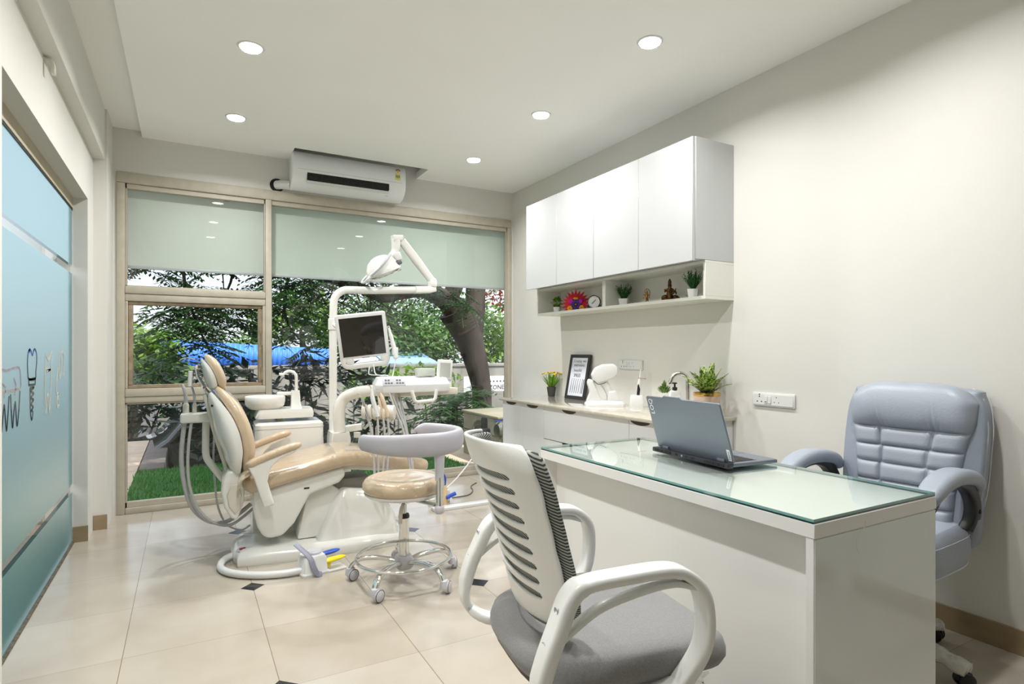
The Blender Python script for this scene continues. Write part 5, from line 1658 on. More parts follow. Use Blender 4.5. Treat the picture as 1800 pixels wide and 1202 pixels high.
obj('neck', MB().tube(cr([(0.455, -0.022, 1.42), (0.452, -0.022, 1.36), (0.438, -0.022, 1.31), (0.412, -0.03, 1.27)], 4), [0.034] * 5 + [0.030] * 4 + [0.034] * 4, 14), M_enamel, ol)
HM = Matrix.Translation((0.345, -0.04, 1.205)) @ Matrix.Rotation(R(-24), 4, 'Y')
hd = obj('lamp_head', MB().lathe([(0.128, -0.050), (0.132, -0.030), (0.122, 0.010), (0.096, 0.050), (0.058, 0.075), (0.02, 0.085)], n=36), M_enamel, ol, xf=HM @ Matrix.Diagonal((1.0, 0.72, 1.0, 1.0)), smooth=60)
obj('lens', MB().lathe([(0.0, -0.072), (0.08, -0.066), (0.118, -0.052), (0.126, -0.048)], n=36, cap=False), glass_mat('lamp_lens', (0.88, 0.9, 0.9, 1), 1.5, 1.6), hd, xf=HM @ Matrix.Diagonal((1.0, 0.72, 1.0, 1.0)))
obj('reflector', MB().lathe([(0.02, -0.02), (0.09, -0.035), (0.120, -0.048)], n=30, cap=False), M_chrome, hd, xf=HM @ Matrix.Diagonal((1.0, 0.72, 1.0, 1.0)))
for s in (-1, 1):
    g = cr([(0.075, s * 0.060, 0.060), (0.0, s * 0.098, 0.024), (-0.075, s * 0.096, -0.010), (-0.135, s * 0.070, -0.034)], 5)
    obj('grip_band', MB().sweep(g, rrect(0.022, 0.014, 0.006, 3), side=(0, s, 1)), M_grey, hd, xf=HM, smooth=60)
hl = cr([(-0.112, -0.070, -0.022), (-0.165, -0.066, -0.048), (-0.168, 0.0, -0.058), (-0.165, 0.066, -0.048), (-0.112, 0.070, -0.022)], 5)
obj('handle', MB().tube(hl, 0.009, 10), M_plastic, hd, xf=HM)
rg = [(-0.020 + 0.140 * math.cos(2 * PI * k / 40), 0.098 * math.sin(2 * PI * k / 40), -0.066) for k in range(40)]
obj('guard_ring', MB().tube(rg, 0.0055, 8, closed=True, cap=False), M_chrome, hd, xf=HM)
obj('switch_box', MB().box(0.108, 0.150, -0.062, -0.020, 0.000, 0.060), M_plastic, hd, xf=HM, bevel=0.006)
obj('switch_grip', MB().box(0.085, 0.135, -0.064, -0.018, -0.030, 0.006), pm('dark_grey_grip', (96, 96, 100), 0.45), hd, xf=HM, bevel=0.008)

# monitor ---------------------------------------------------------------------------
mo = thing('dental_monitor', 'square white framed monitor with dark screen tilted on the lamp pole', 'monitor', (1.050, 3.950, 1.275))
uxv = Vector((0.315, -0.095, 0.038))
uyv = Vector((-0.090, -0.075, 0.350))
FM = frame_m((0, 0, 0), uxv, uyv)           # x right, y up the screen, z towards the viewer
mw, mh = 0.332, 0.378
pan = [(x, y + 0.036) for x, y in rrect(mw, mh - 0.072, 0.016, 4)]
back_ = MB().loft([[(x, y, 0.016) for x, y in pan], [(x, y, -0.022) for x, y in pan], [(x * 0.9, y * 0.9, -0.040) for x, y in pan], [(x * 0.6, y * 0.6, -0.052) for x, y in pan]])
obj('bezel', back_, M_plastic, mo, xf=FM, bevel=0.004, seg=2)
hp = cr([(-0.149, -0.110, 0), (-0.146, -0.140, 0), (-0.134, -0.164, 0), (-0.105, -0.172, 0), (0.0, -0.172, 0), (0.105, -0.172, 0), (0.134, -0.164, 0), (0.146, -0.140, 0), (0.149, -0.110, 0)], 4)
obj('carry_handle', MB().sweep(hp, rrect(0.034, 0.036, 0.008, 3), side=(0, 0, 1)), M_plastic, mo, xf=FM, smooth=60)
obj('handle_corner', MB().prism([(-0.165, -0.10), (-0.09, -0.10), (-0.075, -0.146), (-0.09, -0.165), (-0.150, -0.165)], 'z', -0.016, 0.0158), M_plastic, mo, xf=FM, bevel=0.006)
obj('handle_corner', MB().prism([(0.165, -0.10), (0.105, -0.10), (0.100, -0.140), (0.115, -0.165), (0.150, -0.165)], 'z', -0.016, 0.0158), M_plastic, mo, xf=FM, bevel=0.006)
scr = obj('screen', MB().box(-0.142, 0.142, -0.100, 0.168, 0.0165, 0.0172), M_screen, mo, xf=FM, smooth=0)
obj('button', MB().lathe([(0.0, 0.0172), (0.003, 0.0172)], (-0.128, -0.140, 0), 8, cap=False), M_dark, mo, xf=FM, smooth=0)
obj('maker_lettering', MB().box(-0.02, 0.03, -0.1165, -0.1125, 0.0163, 0.0168), pm('small_grey_print', (96, 96, 112), 0.5), mo, xf=FM, smooth=0)
vb = Vector((0, 0, 0)) + FM @ Vector((-0.03, 0.0, -0.045))
obj('mount_arm', MB().tube([tuple(vb), (-0.10, 0.13, 0.06), (-0.143, 0.225, 0.115)], 0.016, 10), M_plastic, mo)
obj('signal_cable', MB().tube(cr([tuple(FM @ Vector((0.05, -0.16, -0.02))), (0.066, -0.04, -0.205), (0.062, -0.10, -0.228), (0.072, -0.19, -0.232)], 6), 0.004, 8), M_plastic, mo)
obj('signal_cable', MB().tube(cr([tuple(FM @ Vector((0.03, -0.16, -0.03))), (0.032, -0.02, -0.215), (0.028, -0.07, -0.229), (0.060, -0.14, -0.231), (0.11, -0.20, -0.232)], 6), 0.0035, 8), M_plastic, mo)
# intraoral camera on the right edge of the monitor
t = thing('intraoral_camera', 'slim white intraoral camera clipped on the right edge of the monitor', 'camera', (1.203, 3.885, 1.375))
obj('body', MB().tube(cr([(0.0, 0, 0.0), (0.018, 0, -0.06), (0.034, 0, -0.12), (0.050, 0, -0.19), (0.054, 0, -0.225)], 4), [0.009] * 4 + [0.013] * 4 + [0.016] * 4 + [0.018] * 4 + [0.012], 12), M_plastic, t)
obj('eye', MB().ell((0.0, -0.009, -0.008), (0.004, 0.003, 0.004), 8, 6), M_dark, t)
obj('clip', MB().box(0.030, 0.068, -0.016, 0.02, -0.20, -0.145), M_plastic, t, bevel=0.006)
obj('cable', MB().tube(cr([(0.054, 0, -0.225), (0.046, 0, -0.27), (0.036, 0.0, -0.32), (0.010, -0.06, -0.350)], 6), 0.0042, 8), M_plastic, t)

# instrument tray -----------------------------------------------------------------------
tr = thing('instrument_tray', 'white instrument tray with control panel on a curved arm over the chair', 'instrument tray', (1.25, 3.55, 0.94))
arm = cr([(-0.318, 0.568, -0.297), (-0.323, 0.568, -0.20), (-0.318, 0.562, -0.115), (-0.285, 0.54, -0.055), (-0.22, 0.47, -0.020), (-0.13, 0.36, -0.004), (-0.02, 0.19, 0.0), (0.06, 0.09, 0.0)], 6)
obj('support_arm', MB().tube(arm, 0.040, 18), M_enamel, tr)
obj('arm_plate', MB().box(-0.10, 0.325, 0.0, 0.10, -0.022, 0.022), M_ivory, tr, bevel=0.006)
def tray_ring(z, k, fx=0.0):
    pts = [(-0.250, -0.06), (-0.222, -0.125), (-0.10, -0.142), (0.21, -0.135), (0.225, -0.10), (0.240, 0.19), (0.20, 0.215), (-0.16, 0.215), (-0.20, 0.18)]
    return [(x * k + fx, 0.03 + (y - 0.03) * k, z) for x, y in pts]
body = MB().loft([tray_ring(0.010, 0.97), tray_ring(0.014, 0.985), tray_ring(0.056, 1.0), tray_ring(0.096, 0.90), tray_ring(0.098, 0.86), tray_ring(0.091, 0.84), tray_ring(0.089, 0.3)])
obj('tray_body', body, M_plastic, tr, bevel=0.006, seg=2, bev_ang=25, smooth=45)
PMt = Matrix.Translation((-0.152, -0.1235, 0.077)) @ Matrix.Rotation(R(-7), 4, 'Z') @ Matrix.Rotation(R(-24), 4, 'X')
pn = obj('control_panel', MB().box(-0.068, 0.068, -0.004, 0.004, -0.026, 0.026), M_grey, tr, xf=PMt, bevel=0.003)
b = MB()
for i in range(7):
    for j in range(2):
        if i in (3,) or (i + j) % 4 == 3:
            continue
        b.box(-0.056 + 0.017 * i, -0.044 + 0.017 * i, -0.0052, -0.004, -0.014 + 0.018 * j, -0.004 + 0.018 * j)
obj('panel_keys', b, pm('panel_key_print', (92, 94, 104), 0.5), pn, xf=PMt, smooth=0)
obj('tray_handle', MB().tube([(-0.045, -0.135, 0.02), (-0.026, -0.135, -0.040), (-0.010, -0.135, -0.050), (0.095, -0.135, -0.044), (0.110, -0.135, -0.030), (0.116, -0.135, 0.02)], 0.0115, 12), M_enamel, tr)
# x-ray film viewer
VM = Matrix.Translation((0.222, -0.04, 0.145)) @ Matrix.Rotation(R(-14), 4, 'Y') @ Matrix.Rotation(R(12), 4, 'Z')
VM = frame_m((0.220, -0.02, 0.142), (0.98, -0.15, -0.06), (-0.17, 0.0, 0.98))
fv = obj('film_viewer', MB().box(-0.050, 0.050, -0.066, 0.066, -0.016, 0.014), M_plastic, tr, xf=VM, bevel=0.008)
obj('viewer_window', MB().box(-0.034, 0.034, -0.048, 0.046, 0.0143, 0.0152), pm('milky_viewer_window', (178, 180, 172), 0.2), fv, xf=VM, smooth=0)
obj('viewer_socket', MB().sweep([(0.255, 0.0, 0.085), (0.250, -0.01, 0.030)], rrect(0.05, 0.03, 0.008, 2), side=(0, 1, 0)), M_plastic, tr)
obj('rear_box', MB().box(0.085, 0.205, 0.10, 0.18, 0.098, 0.150), pm('sage_grey_box', (176, 180, 170), 0.4), tr, bevel=0.006)
# instrument holders
for k, (x, z) in enumerate(((0.905, 0.850), (0.938, 0.846), (0.968, 0.844), (0.996, 0.842), (1.024, 0.838), (1.072, 0.836))):
    big_ = k == 5
    prof = [(0.030 * math.cos(q) * (1.05 if big_ else 0.85), 0.046 * math.sin(q) + (0.004 if math.sin(q) < 0 else 0.0)) for q in [2 * PI * i / 20 for i in range(20)]]
    hm = Matrix.Translation((x - 1.25, 3.38 - 3.55, z - 0.94)) @ Matrix.Rotation(R(-38), 4, 'Z')
    hb = MB().prism([(y, zz) for y, zz in prof], 'x', -0.012 if not big_ else -0.040, 0.012 if not big_ else 0.016)
    obj('instrument_holder', hb, M_ivory, tr, xf=hm, bevel=0.006, seg=2)
obj('holder_bar', MB().sweep(cr([(-0.345, -0.15, -0.115), (-0.25, -0.13, -0.118), (-0.18, -0.12, -0.112), (-0.12, -0.06, -0.06), (-0.10, 0.0, 0.0)], 4), rrect(0.04, 0.02, 0.006, 2), side=(0, 0, 1)), M_ivory, tr)
# hand instruments hanging in the holders, each with its hose
M_tanh = pm('beige_handpiece', (206, 188, 164), 0.35, var=0.05)
spec_ = [('steel tipped handpiece, leftmost of the row on the tray holders', [(0.886, 0.935), (0.897, 0.905), (0.912, 0.850), (0.926, 0.800)], 0.0085, M_chrome, [(0.926, 0.800), (0.944, 0.72), (0.954, 0.60), (0.962, 0.46)]),
         ('tall white syringe handpiece, second from the left on the tray holders', [(0.946, 0.985), (0.951, 0.930), (0.962, 0.88), (0.978, 0.820)], 0.0125, M_plastic, [(0.978, 0.820), (0.982, 0.72), (0.980, 0.60), (0.984, 0.45)]),
         ('slim brass and white handpiece in the middle of the tray holders', [(0.985, 0.935), (0.992, 0.905), (1.000, 0.86), (1.012, 0.81)], 0.0085, M_tanh, [(1.012, 0.81), (1.020, 0.72), (1.018, 0.60), (1.006, 0.45)]),
         ('beige scaler handpiece beside the large round holder', [(0.998, 0.955), (1.008, 0.925), (1.022, 0.88), (1.038, 0.815)], 0.0120, M_tanh, [(1.038, 0.815), (1.046, 0.72), (1.044, 0.60), (1.030, 0.46)])]
for lb, body_, r_, mt, hose in spec_:
    t = thing('handpiece', lb, 'handpiece', (body_[0][0], 3.375, body_[0][1]), 0, 'instruments on the tray holders')
    o_ = Vector((body_[0][0], 0, body_[0][1]))
    P3 = cr([(x - o_.x, -0.004 * i, z - o_.z) for i, (x, z) in enumerate(body_)], 4)
    n_ = len(P3)
    obj('grip', MB().tube(P3, [r_ * (0.55 + 0.5 * min(1, 3 * k / n_)) for k in range(n_)], 12), mt, t)
    obj('tip', MB().tube(cr([P3[0], (P3[0][0] - 0.010, 0, 0.014), (P3[0][0] - 0.024, 0.0, 0.022)], 4), r_ * 0.35, 8), M_chrome, t)
    obj('hose', MB().tube(cr([(x - o_.x, -0.012, z - o_.z) for x, z in hose], 6), 0.0068, 10), M_hose, t)
b_list = []
for k, (xa, xb, xc, ya) in enumerate(((1.062, 1.150, 1.185, -0.03), (1.085, 1.172, 1.200, 0.0), (1.120, 1.178, 1.212, 0.03), (1.150, 1.190, 1.218, 0.06))):
    obj('return_hose', MB().tube(cr([(xa - 1.25, -0.11 + ya, 0.012), ((xa + xb) / 2 - 1.25, -0.125 + ya * 0.8, -0.11), (xb - 1.25, -0.14 + ya * 0.6, -0.24), (xc - 1.25, -0.15 + ya * 0.4, -0.47), (xc - 1.25 - 0.03, -0.15 + ya * 0.4, -0.505), (xc - 1.25 - 0.10 + 0.01 * k, -0.16, -0.495), (0.985 - 1.25 + 0.02 * k, -0.165, -0.485)], 6), 0.0062, 9), M_hose, tr)

# =================================================================== ON THE FLOOR
fp = thing('foot_pedal', 'white foot control box with grey strap and blue and yellow pedals', 'foot pedal', (0.600, 3.305, 0), R(10))
obj('base', MB().loft([[(x * k, y * k, z) for x, y in rrect(0.15, 0.145, 0.02, 4)] for k, z in ((1.0, 0.0), (1.0, 0.012), (0.9, 0.02), (0.82, 0.085), (0.72, 0.098))]), M_plastic, fp, smooth=40)
obj('foot_plate', MB().box(0.05, 0.170, -0.072, 0.06, 0.0, 0.010), M_plastic, fp, bevel=0.003)
obj('dial', MB().lathe([(0.040, 0.096), (0.040, 0.108), (0.034, 0.114), (0.0, 0.116)], (0.012, 0.01, 0), 24), M_grey, fp)
obj('strap', MB().sweep(cr([(-0.085, 0.02, 0.165), (-0.055, -0.02, 0.13), (-0.030, -0.055, 0.095), (-0.020, -0.080, 0.05), (-0.005, -0.088, 0.018), (0.02, -0.088, 0.010)], 5), rrect(0.030, 0.005, 0.002, 2), side=(1, 0.2, 0)), pm('slate_strap', (132, 136, 152), 0.4), fp)
obj('blue_pedal', MB().ell((0.115, 0.035, 0.068), (0.062, 0.022, 0.012), 16, 8, M=Matrix.Rotation(R(-4), 4, 'Y')), M_blue, fp)
obj('yellow_pedal', MB().ell((0.112, -0.030, 0.048), (0.070, 0.024, 0.013), 16, 8, M=Matrix.Rotation(R(-4), 4, 'Y')), M_yellow, fp)
obj('yellow_pedal_stem', MB().box(0.055, 0.09, -0.040, -0.010, 0.020, 0.05), M_yellow, fp, bevel=0.004)
obj('hose', MB().tube(cr([(-0.06, -0.01, 0.026), (-0.16, 0.02, 0.022), (-0.27, 0.09, 0.021), (-0.36, 0.20, 0.021), (-0.385, 0.32, 0.021), (-0.345, 0.425, 0.026), (-0.27, 0.46, 0.034)], 7), 0.019, 14), M_plastic, fp)

vm = thing('valve_manifold', 'cream supply valves with blue taps on the floor by the window sill', 'valve', (1.72, 4.26, 0))
M_cream = pm('cream_valve_body', (226, 200, 150), 0.35, var=0.08)
obj('valve_body', MB().tube([(0, 0, 0.0), (0, 0, 0.05), (0, 0, 0.13)], 0.018, 12), M_cream, vm)
obj('valve_body', MB().tube([(0.055, 0.0, 0.0), (0.055, 0.0, 0.09), (0.055, 0, 0.15)], [0.022, 0.020, 0.014], 12), M_cream, vm)
obj('valve_nut', MB().tube([(-0.055, 0.0, 0.0), (-0.055, 0.0, 0.055)], 0.026, 14), M_ivory, vm)
obj('blue_tube', MB().tube(cr([(0.055, 0, 0.14), (0.058, 0, 0.21), (0.02, 0.0, 0.26), (-0.05, 0.0, 0.245)], 5), 0.008, 10), M_blue, vm)
obj('blue_tap', MB().sweep([(0.06, -0.02, 0.055), (0.135, -0.03, 0.085)], rrect(0.030, 0.026, 0.008, 3), side=(0, 1, 0)), M_blue, vm)
obj('valve_box', MB().box(0.03, 0.12, 0.04, 0.10, 0.0, 0.10), M_plastic, vm, bevel=0.006)
t = thing('cable_trunking', 'white floor trunking strip running from the chair towards the base cabinets', 'trunking', (1.62, 4.12, 0), R(1))
obj('strip', MB().box(0.0, 0.73, -0.04, 0.04, 0, 0.022), M_plastic, t, bevel=0.003)
t = thing('power_cord', 'grey cord lying on the floor below the window sill', 'cord', (2.05, 4.60, 0.006))
obj('cord', MB().tube(cr([(-0.15, -0.20, 0.0), (0.0, -0.18, 0.0), (0.10, -0.06, 0.0), (0.16, 0.10, 0.0), (0.26, 0.20, 0.0)], 6), 0.005, 8), pm('grey_cord', (96, 96, 92), 0.5), t)
t = thing('white_hose', 'thin white hose rising from the floor valves towards the worktop', 'hose', (1.83, 4.40, 0.12))
obj('hose', MB().tube(cr([(-0.06, -0.12, -0.02), (0.12, 0.05, 0.02), (0.30, 0.20, 0.10), (0.47, 0.30, 0.23)], 6), 0.006, 8), M_plastic, t)

# =================================================================== OUTSIDE
GZ = -0.85        # street level, below the raised floor
M_turf = leaf_mat('artificial_turf_blades', (66, 130, 52), 0.1, 0.3, 60)
M_turfbase = pm('turf_backing', (44, 104, 32), 0.95, var=0.3, scale=90, bump=0.8, bscale=220)
M_pave = pm('worn_paving_stone', (196, 178, 156), 0.8, var=0.10, scale=5, bump=0.2)
M_asph = pm('dark_asphalt', (84, 82, 82), 0.9, var=0.2, scale=3, bump=0.3)
M_conc = pm('stained_concrete', (138, 135, 128), 0.9, var=0.28, scale=2.2, stretch=(1, 1, 0.35), bump=0.2)
struct('street_ground', MB().box(-40, 60, 5.27, 90, GZ - 0.3, GZ), M_asph, smooth=0)
struct('turf_base', MB().box(-0.44, 2.10, 5.28, 7.05, GZ, -0.02).box(2.10, 2.62, 5.28, 6.42, GZ, -0.02), M_turfbase, smooth=0)
b = MB()
for (x0, x1) in ((-2.4, -0.44),):
    for k in range(7):
        b.box(x0, x1, 5.28 + 0.59 * k, 5.28 + 0.59 * k + 0.582, GZ, -0.015)
struct('outside_path', b, M_pave, smooth=0)
struct('outside_paving', MB().box(2.62, 5.5, 5.28, 7.05, GZ, -0.03).box(2.10, 2.62, 6.42, 7.05, GZ, -0.03), M_pave, smooth=0)
struct('side_ground', MB().box(-8, -0.71, YB - 2, 5.26, GZ, -0.10), pm('darkened_side_ground', (62, 76, 58), 0.95, var=0.3, scale=8), smooth=0)  # ground behind the film, coloured dark so the light through it fades downward
g = MB()
rnd = random.Random(31)
for k in range(11000):
    x, y = rnd.uniform(-0.44, 2.62), rnd.uniform(5.29, 7.04)
    if x > 2.10 and y > 6.42:
        continue
    a = rnd.uniform(0, 2 * PI)
    w, h = 0.006, rnd.uniform(0.025, 0.045)
    dx, dy = math.cos(a) * w, math.sin(a) * w
    lx, ly = rnd.uniform(-0.018, 0.018), rnd.uniform(-0.018, 0.018)
    g.add([(x - dx, y - dy, -0.022), (x + dx, y + dy, -0.022), (x + lx, y + ly, -0.022 + h)], [(0, 1, 2)])
o = obj('turf', g, M_turf, smooth=0)
o['kind'] = 'stuff'
o['label'] = 'short bright green artificial turf strip just outside the window'
o['category'] = 'turf'
struct('added_side_block', MB().box(-4.6, -3.8, YB - 2, 5.2, -0.10, 1.9), pm('dark_block_behind_film', (44, 66, 48), 0.95, var=0.5, scale=14, bump=1.0, bscale=40), smooth=0)  # invented block, added so the frosted film darkens towards the bottom
kb_ = thing('kerb_wall', 'low dark grey kerb wall between the paving path and the street', 'kerb', (-0.30, 8.1, GZ))
obj('kerb', MB().box(-0.13, 0.10, -1.0, 1.3, 0, 0.84), pm('dark_grey_plaster', (112, 106, 102), 0.9, var=0.1), kb_, bevel=0.01)


def leaf_cloud(mb, rnd, blobs, n, size, flat=0.4, elong=2.0):
    """many small leaf blades filling ellipsoids, denser towards their surface"""
    tot = sum(b_[2] for b_ in blobs)
    for (c, r_, wgt) in blobs:
        for _ in range(int(n * wgt / tot)):
            u, a = rnd.uniform(-1, 1), rnd.uniform(0, 2 * PI)
            s_ = math.sqrt(1 - u * u)
            k = rnd.random() ** 0.45
            p = Vector((c[0] + r_[0] * s_ * math.cos(a) * k, c[1] + r_[1] * s_ * math.sin(a) * k, c[2] + r_[2] * u * k))
            d = Vector((rnd.gauss(0, 1), rnd.gauss(0, 1), rnd.gauss(0, flat) - 0.2)).normalized()
            sd = d.cross(Vector((rnd.gauss(0, 0.4), rnd.gauss(0, 0.4), 1))).normalized()
            L = size * rnd.uniform(0.6, 1.3)
            w = L / elong / 2
            mid = p + d * L * 0.5
            mb.add([tuple(p), tuple(mid + sd * w), tuple(p + d * L), tuple(mid - sd * w)], [(0, 1, 2, 3)])


def frond(mb, rnd, p, d, L, pairs=9, pin=0.13, w=0.016, droop=0.5):
    """feathery compound leaf: a rib with pairs of narrow side leaves"""
    p = Vector(p)
    d = Vector(d).normalized()
    for k in range(pairs + 1):
        t_ = k / pairs
        side = d.cross(Vector((0, 0, 1)))
        if side.length < 1e-3:
            side = Vector((1, 0, 0))
        side.normalize()
        l_ = pin * (0.5 + math.sin(PI * min(1, 0.15 + 0.8 * t_)) * 0.6)
        for s in (-1, 1):
            v = (side * s + d * 0.45 + Vector((0, 0, -0.15 + rnd.uniform(-.1, .1)))).normalized()
            up = Vector((rnd.uniform(-.3, .3), rnd.uniform(-.3, .3), 1)).cross(v).normalized() * w
            q = p + v * l_ * 0.5
            mb.add([tuple(p), tuple(q + up), tuple(p + v * l_), tuple(q - up)], [(0, 1, 2, 3)])
        np_ = p + d * (L / pairs)
        s2 = side * 0.004
        mb.add([tuple(p - s2), tuple(p + s2), tuple(np_ + s2), tuple(np_ - s2)], [(0, 1, 2, 3)])
        p = np_
        d = (d + Vector((0, 0, -droop / pairs))).normalized()


M_bark = pm('dark_tree_bark', (60, 52, 47), 0.95, var=0.25, scale=6, bump=0.6, bscale=22, stretch=(1, 1, 0.35))
M_fern = leaf_mat('feathery_dark_leaf', (46, 82, 30), 0.35, 0.5, 1.6)
M_broad = leaf_mat('broad_dark_leaf', (38, 62, 40), 0.22, 0.5, 2.2)
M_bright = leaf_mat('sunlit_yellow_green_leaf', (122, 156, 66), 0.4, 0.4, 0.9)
M_mid = leaf_mat('mid_green_leaf', (104, 138, 78), 0.35, 0.45, 0.8)
M_stem = pm('twig_bark', (70, 60, 46), 0.9, var=0.2)
M_redflower = leaf_mat('red_blossom', (170, 62, 40), 0.4, 0.3, 3)

# the spreading flame tree: thick forked trunk on the right, long limb to the left with hanging feathery leaves
ft = thing('spreading_tree', 'tree with thick forked leaning dark trunk right of the monitor and feathery drooping leaves', 'tree', (4.12, 8.3, GZ))
base = Vector((4.12, 8.3, GZ))
def rel(pts):
    return [tuple(Vector(p) - base) for p in pts]
tk_ = cr([(4.13, 8.3, GZ), (4.10, 8.3, 0.33), (4.08, 8.3, 0.65), (4.00, 8.3, 1.0), (3.885, 8.3, 1.36), (3.77, 8.3, 1.62), (3.66, 8.3, 1.84)], 5)
n_ = len(tk_)
obj('trunk', MB().tube(rel(tk_), [interp([(0, 0.15), (0.33, 0.155), (0.55, 0.19), (0.75, 0.235), (1.0, 0.30)], k / n_) for k in range(n_)], 16), M_bark, ft)
l1_ = cr([(3.80, 8.3, 1.55), (3.60, 8.28, 1.86), (3.38, 8.25, 2.02), (3.05, 8.2, 2.12), (2.70, 8.1, 2.06), (2.40, 8.0, 1.97), (2.05, 7.9, 2.06), (1.5, 7.8, 2.18), (0.6, 7.8, 2.40), (-0.3, 7.9, 2.55)], 5)
n_ = len(l1_)
obj('branch', MB().tube(rel(l1_), [0.25 - 0.22 * (k / n_) ** 0.5 for k in range(n_)], 12), M_bark, ft)
l2_ = cr([(3.90, 8.32, 1.40), (3.96, 8.34, 1.70), (4.00, 8.35, 2.0), (4.05, 8.4, 2.5), (4.2, 8.5, 3.2)], 5)
obj('branch', MB().tube(rel(l2_), [0.19, 0.19, 0.19, 0.185, 0.18] + [0.17] * 5 + [0.16] * 5 + [0.15] * 6, 12), M_bark, ft)
l3_ = cr([(3.50, 8.27, 1.95), (3.62, 8.2, 2.35), (3.5, 8.0, 2.9), (3.2, 7.8, 3.4)], 5)
obj('branch', MB().tube(rel(l3_), [0.13] * 6 + [0.10] * 5 + [0.07] * 5, 10), M_bark, ft)
rnd = random.Random(77)
tw = MB()
tips_ = []
for k in range(46):
    s_ = rnd.choice(l1_[22:]) if k > 6 else rnd.choice(l1_[14:24])
    p = Vector(s_)
    e_ = p + Vector((rnd.uniform(-0.8, 0.8), rnd.uniform(-0.8, 0.6), rnd.uniform(-0.75, 0.45)))
    m_ = (p + e_) / 2 + Vector((rnd.uniform(-.1, .1), rnd.uniform(-.1, .1), 0.1))
    tw.tube(rel([tuple(p), tuple(m_), tuple(e_)]), [0.016, 0.010, 0.005], 5)
    tips_ += [m_, e_, (m_ + e_) / 2]
obj('twig', tw, M_bark, ft)
fr_ = MB()
for k in range(330):
    p = rnd.choice(tips_) + Vector((rnd.uniform(-.15, .15), rnd.uniform(-.15, .15), rnd.uniform(-.1, .1)))
    a = rnd.uniform(0, 2 * PI)
    frond(fr_, rnd, p - base, (math.cos(a), math.sin(a) * 0.8, rnd.uniform(-0.5, 0.25)), rnd.uniform(0.35, 0.6), 9, rnd.uniform(0.10, 0.16))
# a heavy hanging spray in front of the opening sash and one beside the mullion
for (cx_, cy_, cz_, sx, sz, n2) in ((0.15, 7.4, 1.55, 0.55, 0.30, 110), (0.95, 7.4, 1.62, 0.35, 0.30, 60), (1.35, 7.5, 1.25, 0.25, 0.15, 14), (0.10, 7.3, 1.12, 0.35, 0.22, 40), (-0.35, 7.5, 2.15, 0.4, 0.25, 34), (1.2, 7.5, 1.95, 0.5, 0.22, 60), (0.3, 7.5, 2.25, 0.7, 0.2, 44), (4.55, 8.0, 2.0, 0.25, 0.35, 24)):
    for k in range(n2):
        p = Vector((cx_ + rnd.gauss(0, sx * 0.5), cy_ + rnd.gauss(0, 0.25), cz_ + rnd.gauss(0, sz * 0.5) + 0.1))
        a = rnd.uniform(0, 2 * PI)
        frond(fr_, rnd, p - base, (math.cos(a), math.sin(a) * 0.6, rnd.uniform(-0.4, 0.2)), rnd.uniform(0.32, 0.55), 9, rnd.uniform(0.11, 0.16))
obj('foliage', fr_, M_fern, ft, smooth=0)
hb_ = MB()
for pts in (((-0.05, 7.8, 2.45), (0.0, 7.6, 1.9), (0.15, 7.45, 1.4), (0.35, 7.35, 1.0)), ((1.15, 7.8, 2.28), (1.05, 7.6, 1.8), (1.1, 7.5, 1.5), (1.35, 7.5, 1.2)), ((0.5, 7.8, 2.4), (0.45, 7.5, 2.0), (0.25, 7.4, 1.6))):
    q = cr(pts, 5)
    hb_.tube(rel(q), [0.022 - 0.016 * k / len(q) for k in range(len(q))], 6)
obj('hanging_branch', hb_, M_bark, ft)
rb2 = MB()
leaf_cloud(rb2, rnd, [((4.45 - base.x, 0.0, 2.15 - GZ), (0.30, 0.3, 0.30), 1.0), ((2.65 - base.x, -0.2, 1.98 - GZ), (0.12, 0.15, 0.08), 0.25)], 260, 0.07, 0.6, 1.6)
obj('blossom', rb2, M_redflower, ft, smooth=0)


def shrub(label, name, loc, blobs, n, size, mat, seed, elong=3.0, stems=4, height=0.8, flat=0.5, cat='shrub', group=None):
    t = thing(name, label, cat, loc, 0, group)
    r_ = random.Random(seed)
    g_ = MB()
    leaf_cloud(g_, r_, blobs, n, size, flat, elong)
    obj('foliage', g_, mat, t, smooth=0)
    s_ = MB()
    for k in range(stems):
        c = r_.choice(blobs)[0]
        s_.tube([(r_.uniform(-.1, .1), r_.uniform(-.1, .1), 0), (c[0] * 0.5, c[1] * 0.5, c[2] * 0.5), (c[0], c[1], c[2])], [0.03 * height, 0.02 * height, 0.008 * height], 6)
    obj('stem', s_, M_stem, t)
    return t


shrub('dark broad-leaved bush filling the lower left pane behind the turf', 'broadleaf_shrub', (0.45, 7.9, GZ),
      [((-0.20, 0, 1.35), (0.34, 0.4, 0.50), 0.9), ((0.10, 0.0, 1.45), (0.5, 0.4, 0.55), 1.1), ((0.6, 0.1, 1.40), (0.5, 0.4, 0.60), 1.1), ((0.2, 0, 0.85), (0.9, 0.4, 0.30), 0.5)], 1050, 0.23, M_broad, 3, 3.2, 8)
shrub('drooping dark-leaved sapling left of the lamp pole beyond the window', 'mango_sapling', (1.65, 8.1, GZ),
      [((-0.25, 0, 1.85), (0.30, 0.3, 0.26), 0.9), ((0.15, 0, 1.75), (0.35, 0.3, 0.28), 0.9), ((0.2, 0, 1.15), (0.5, 0.3, 0.40), 0.8)], 330, 0.26, M_broad, 8, 4.0, 6)
shrub('dark-leaved sapling seen between lamp pole and instrument tray', 'mango_sapling', (2.45, 8.4, GZ),
      [((-0.1, 0, 1.65), (0.26, 0.3, 0.28), 0.9), ((0.1, 0, 1.1), (0.4, 0.3, 0.40), 0.8)], 210, 0.26, M_broad, 9, 4.0, 5)
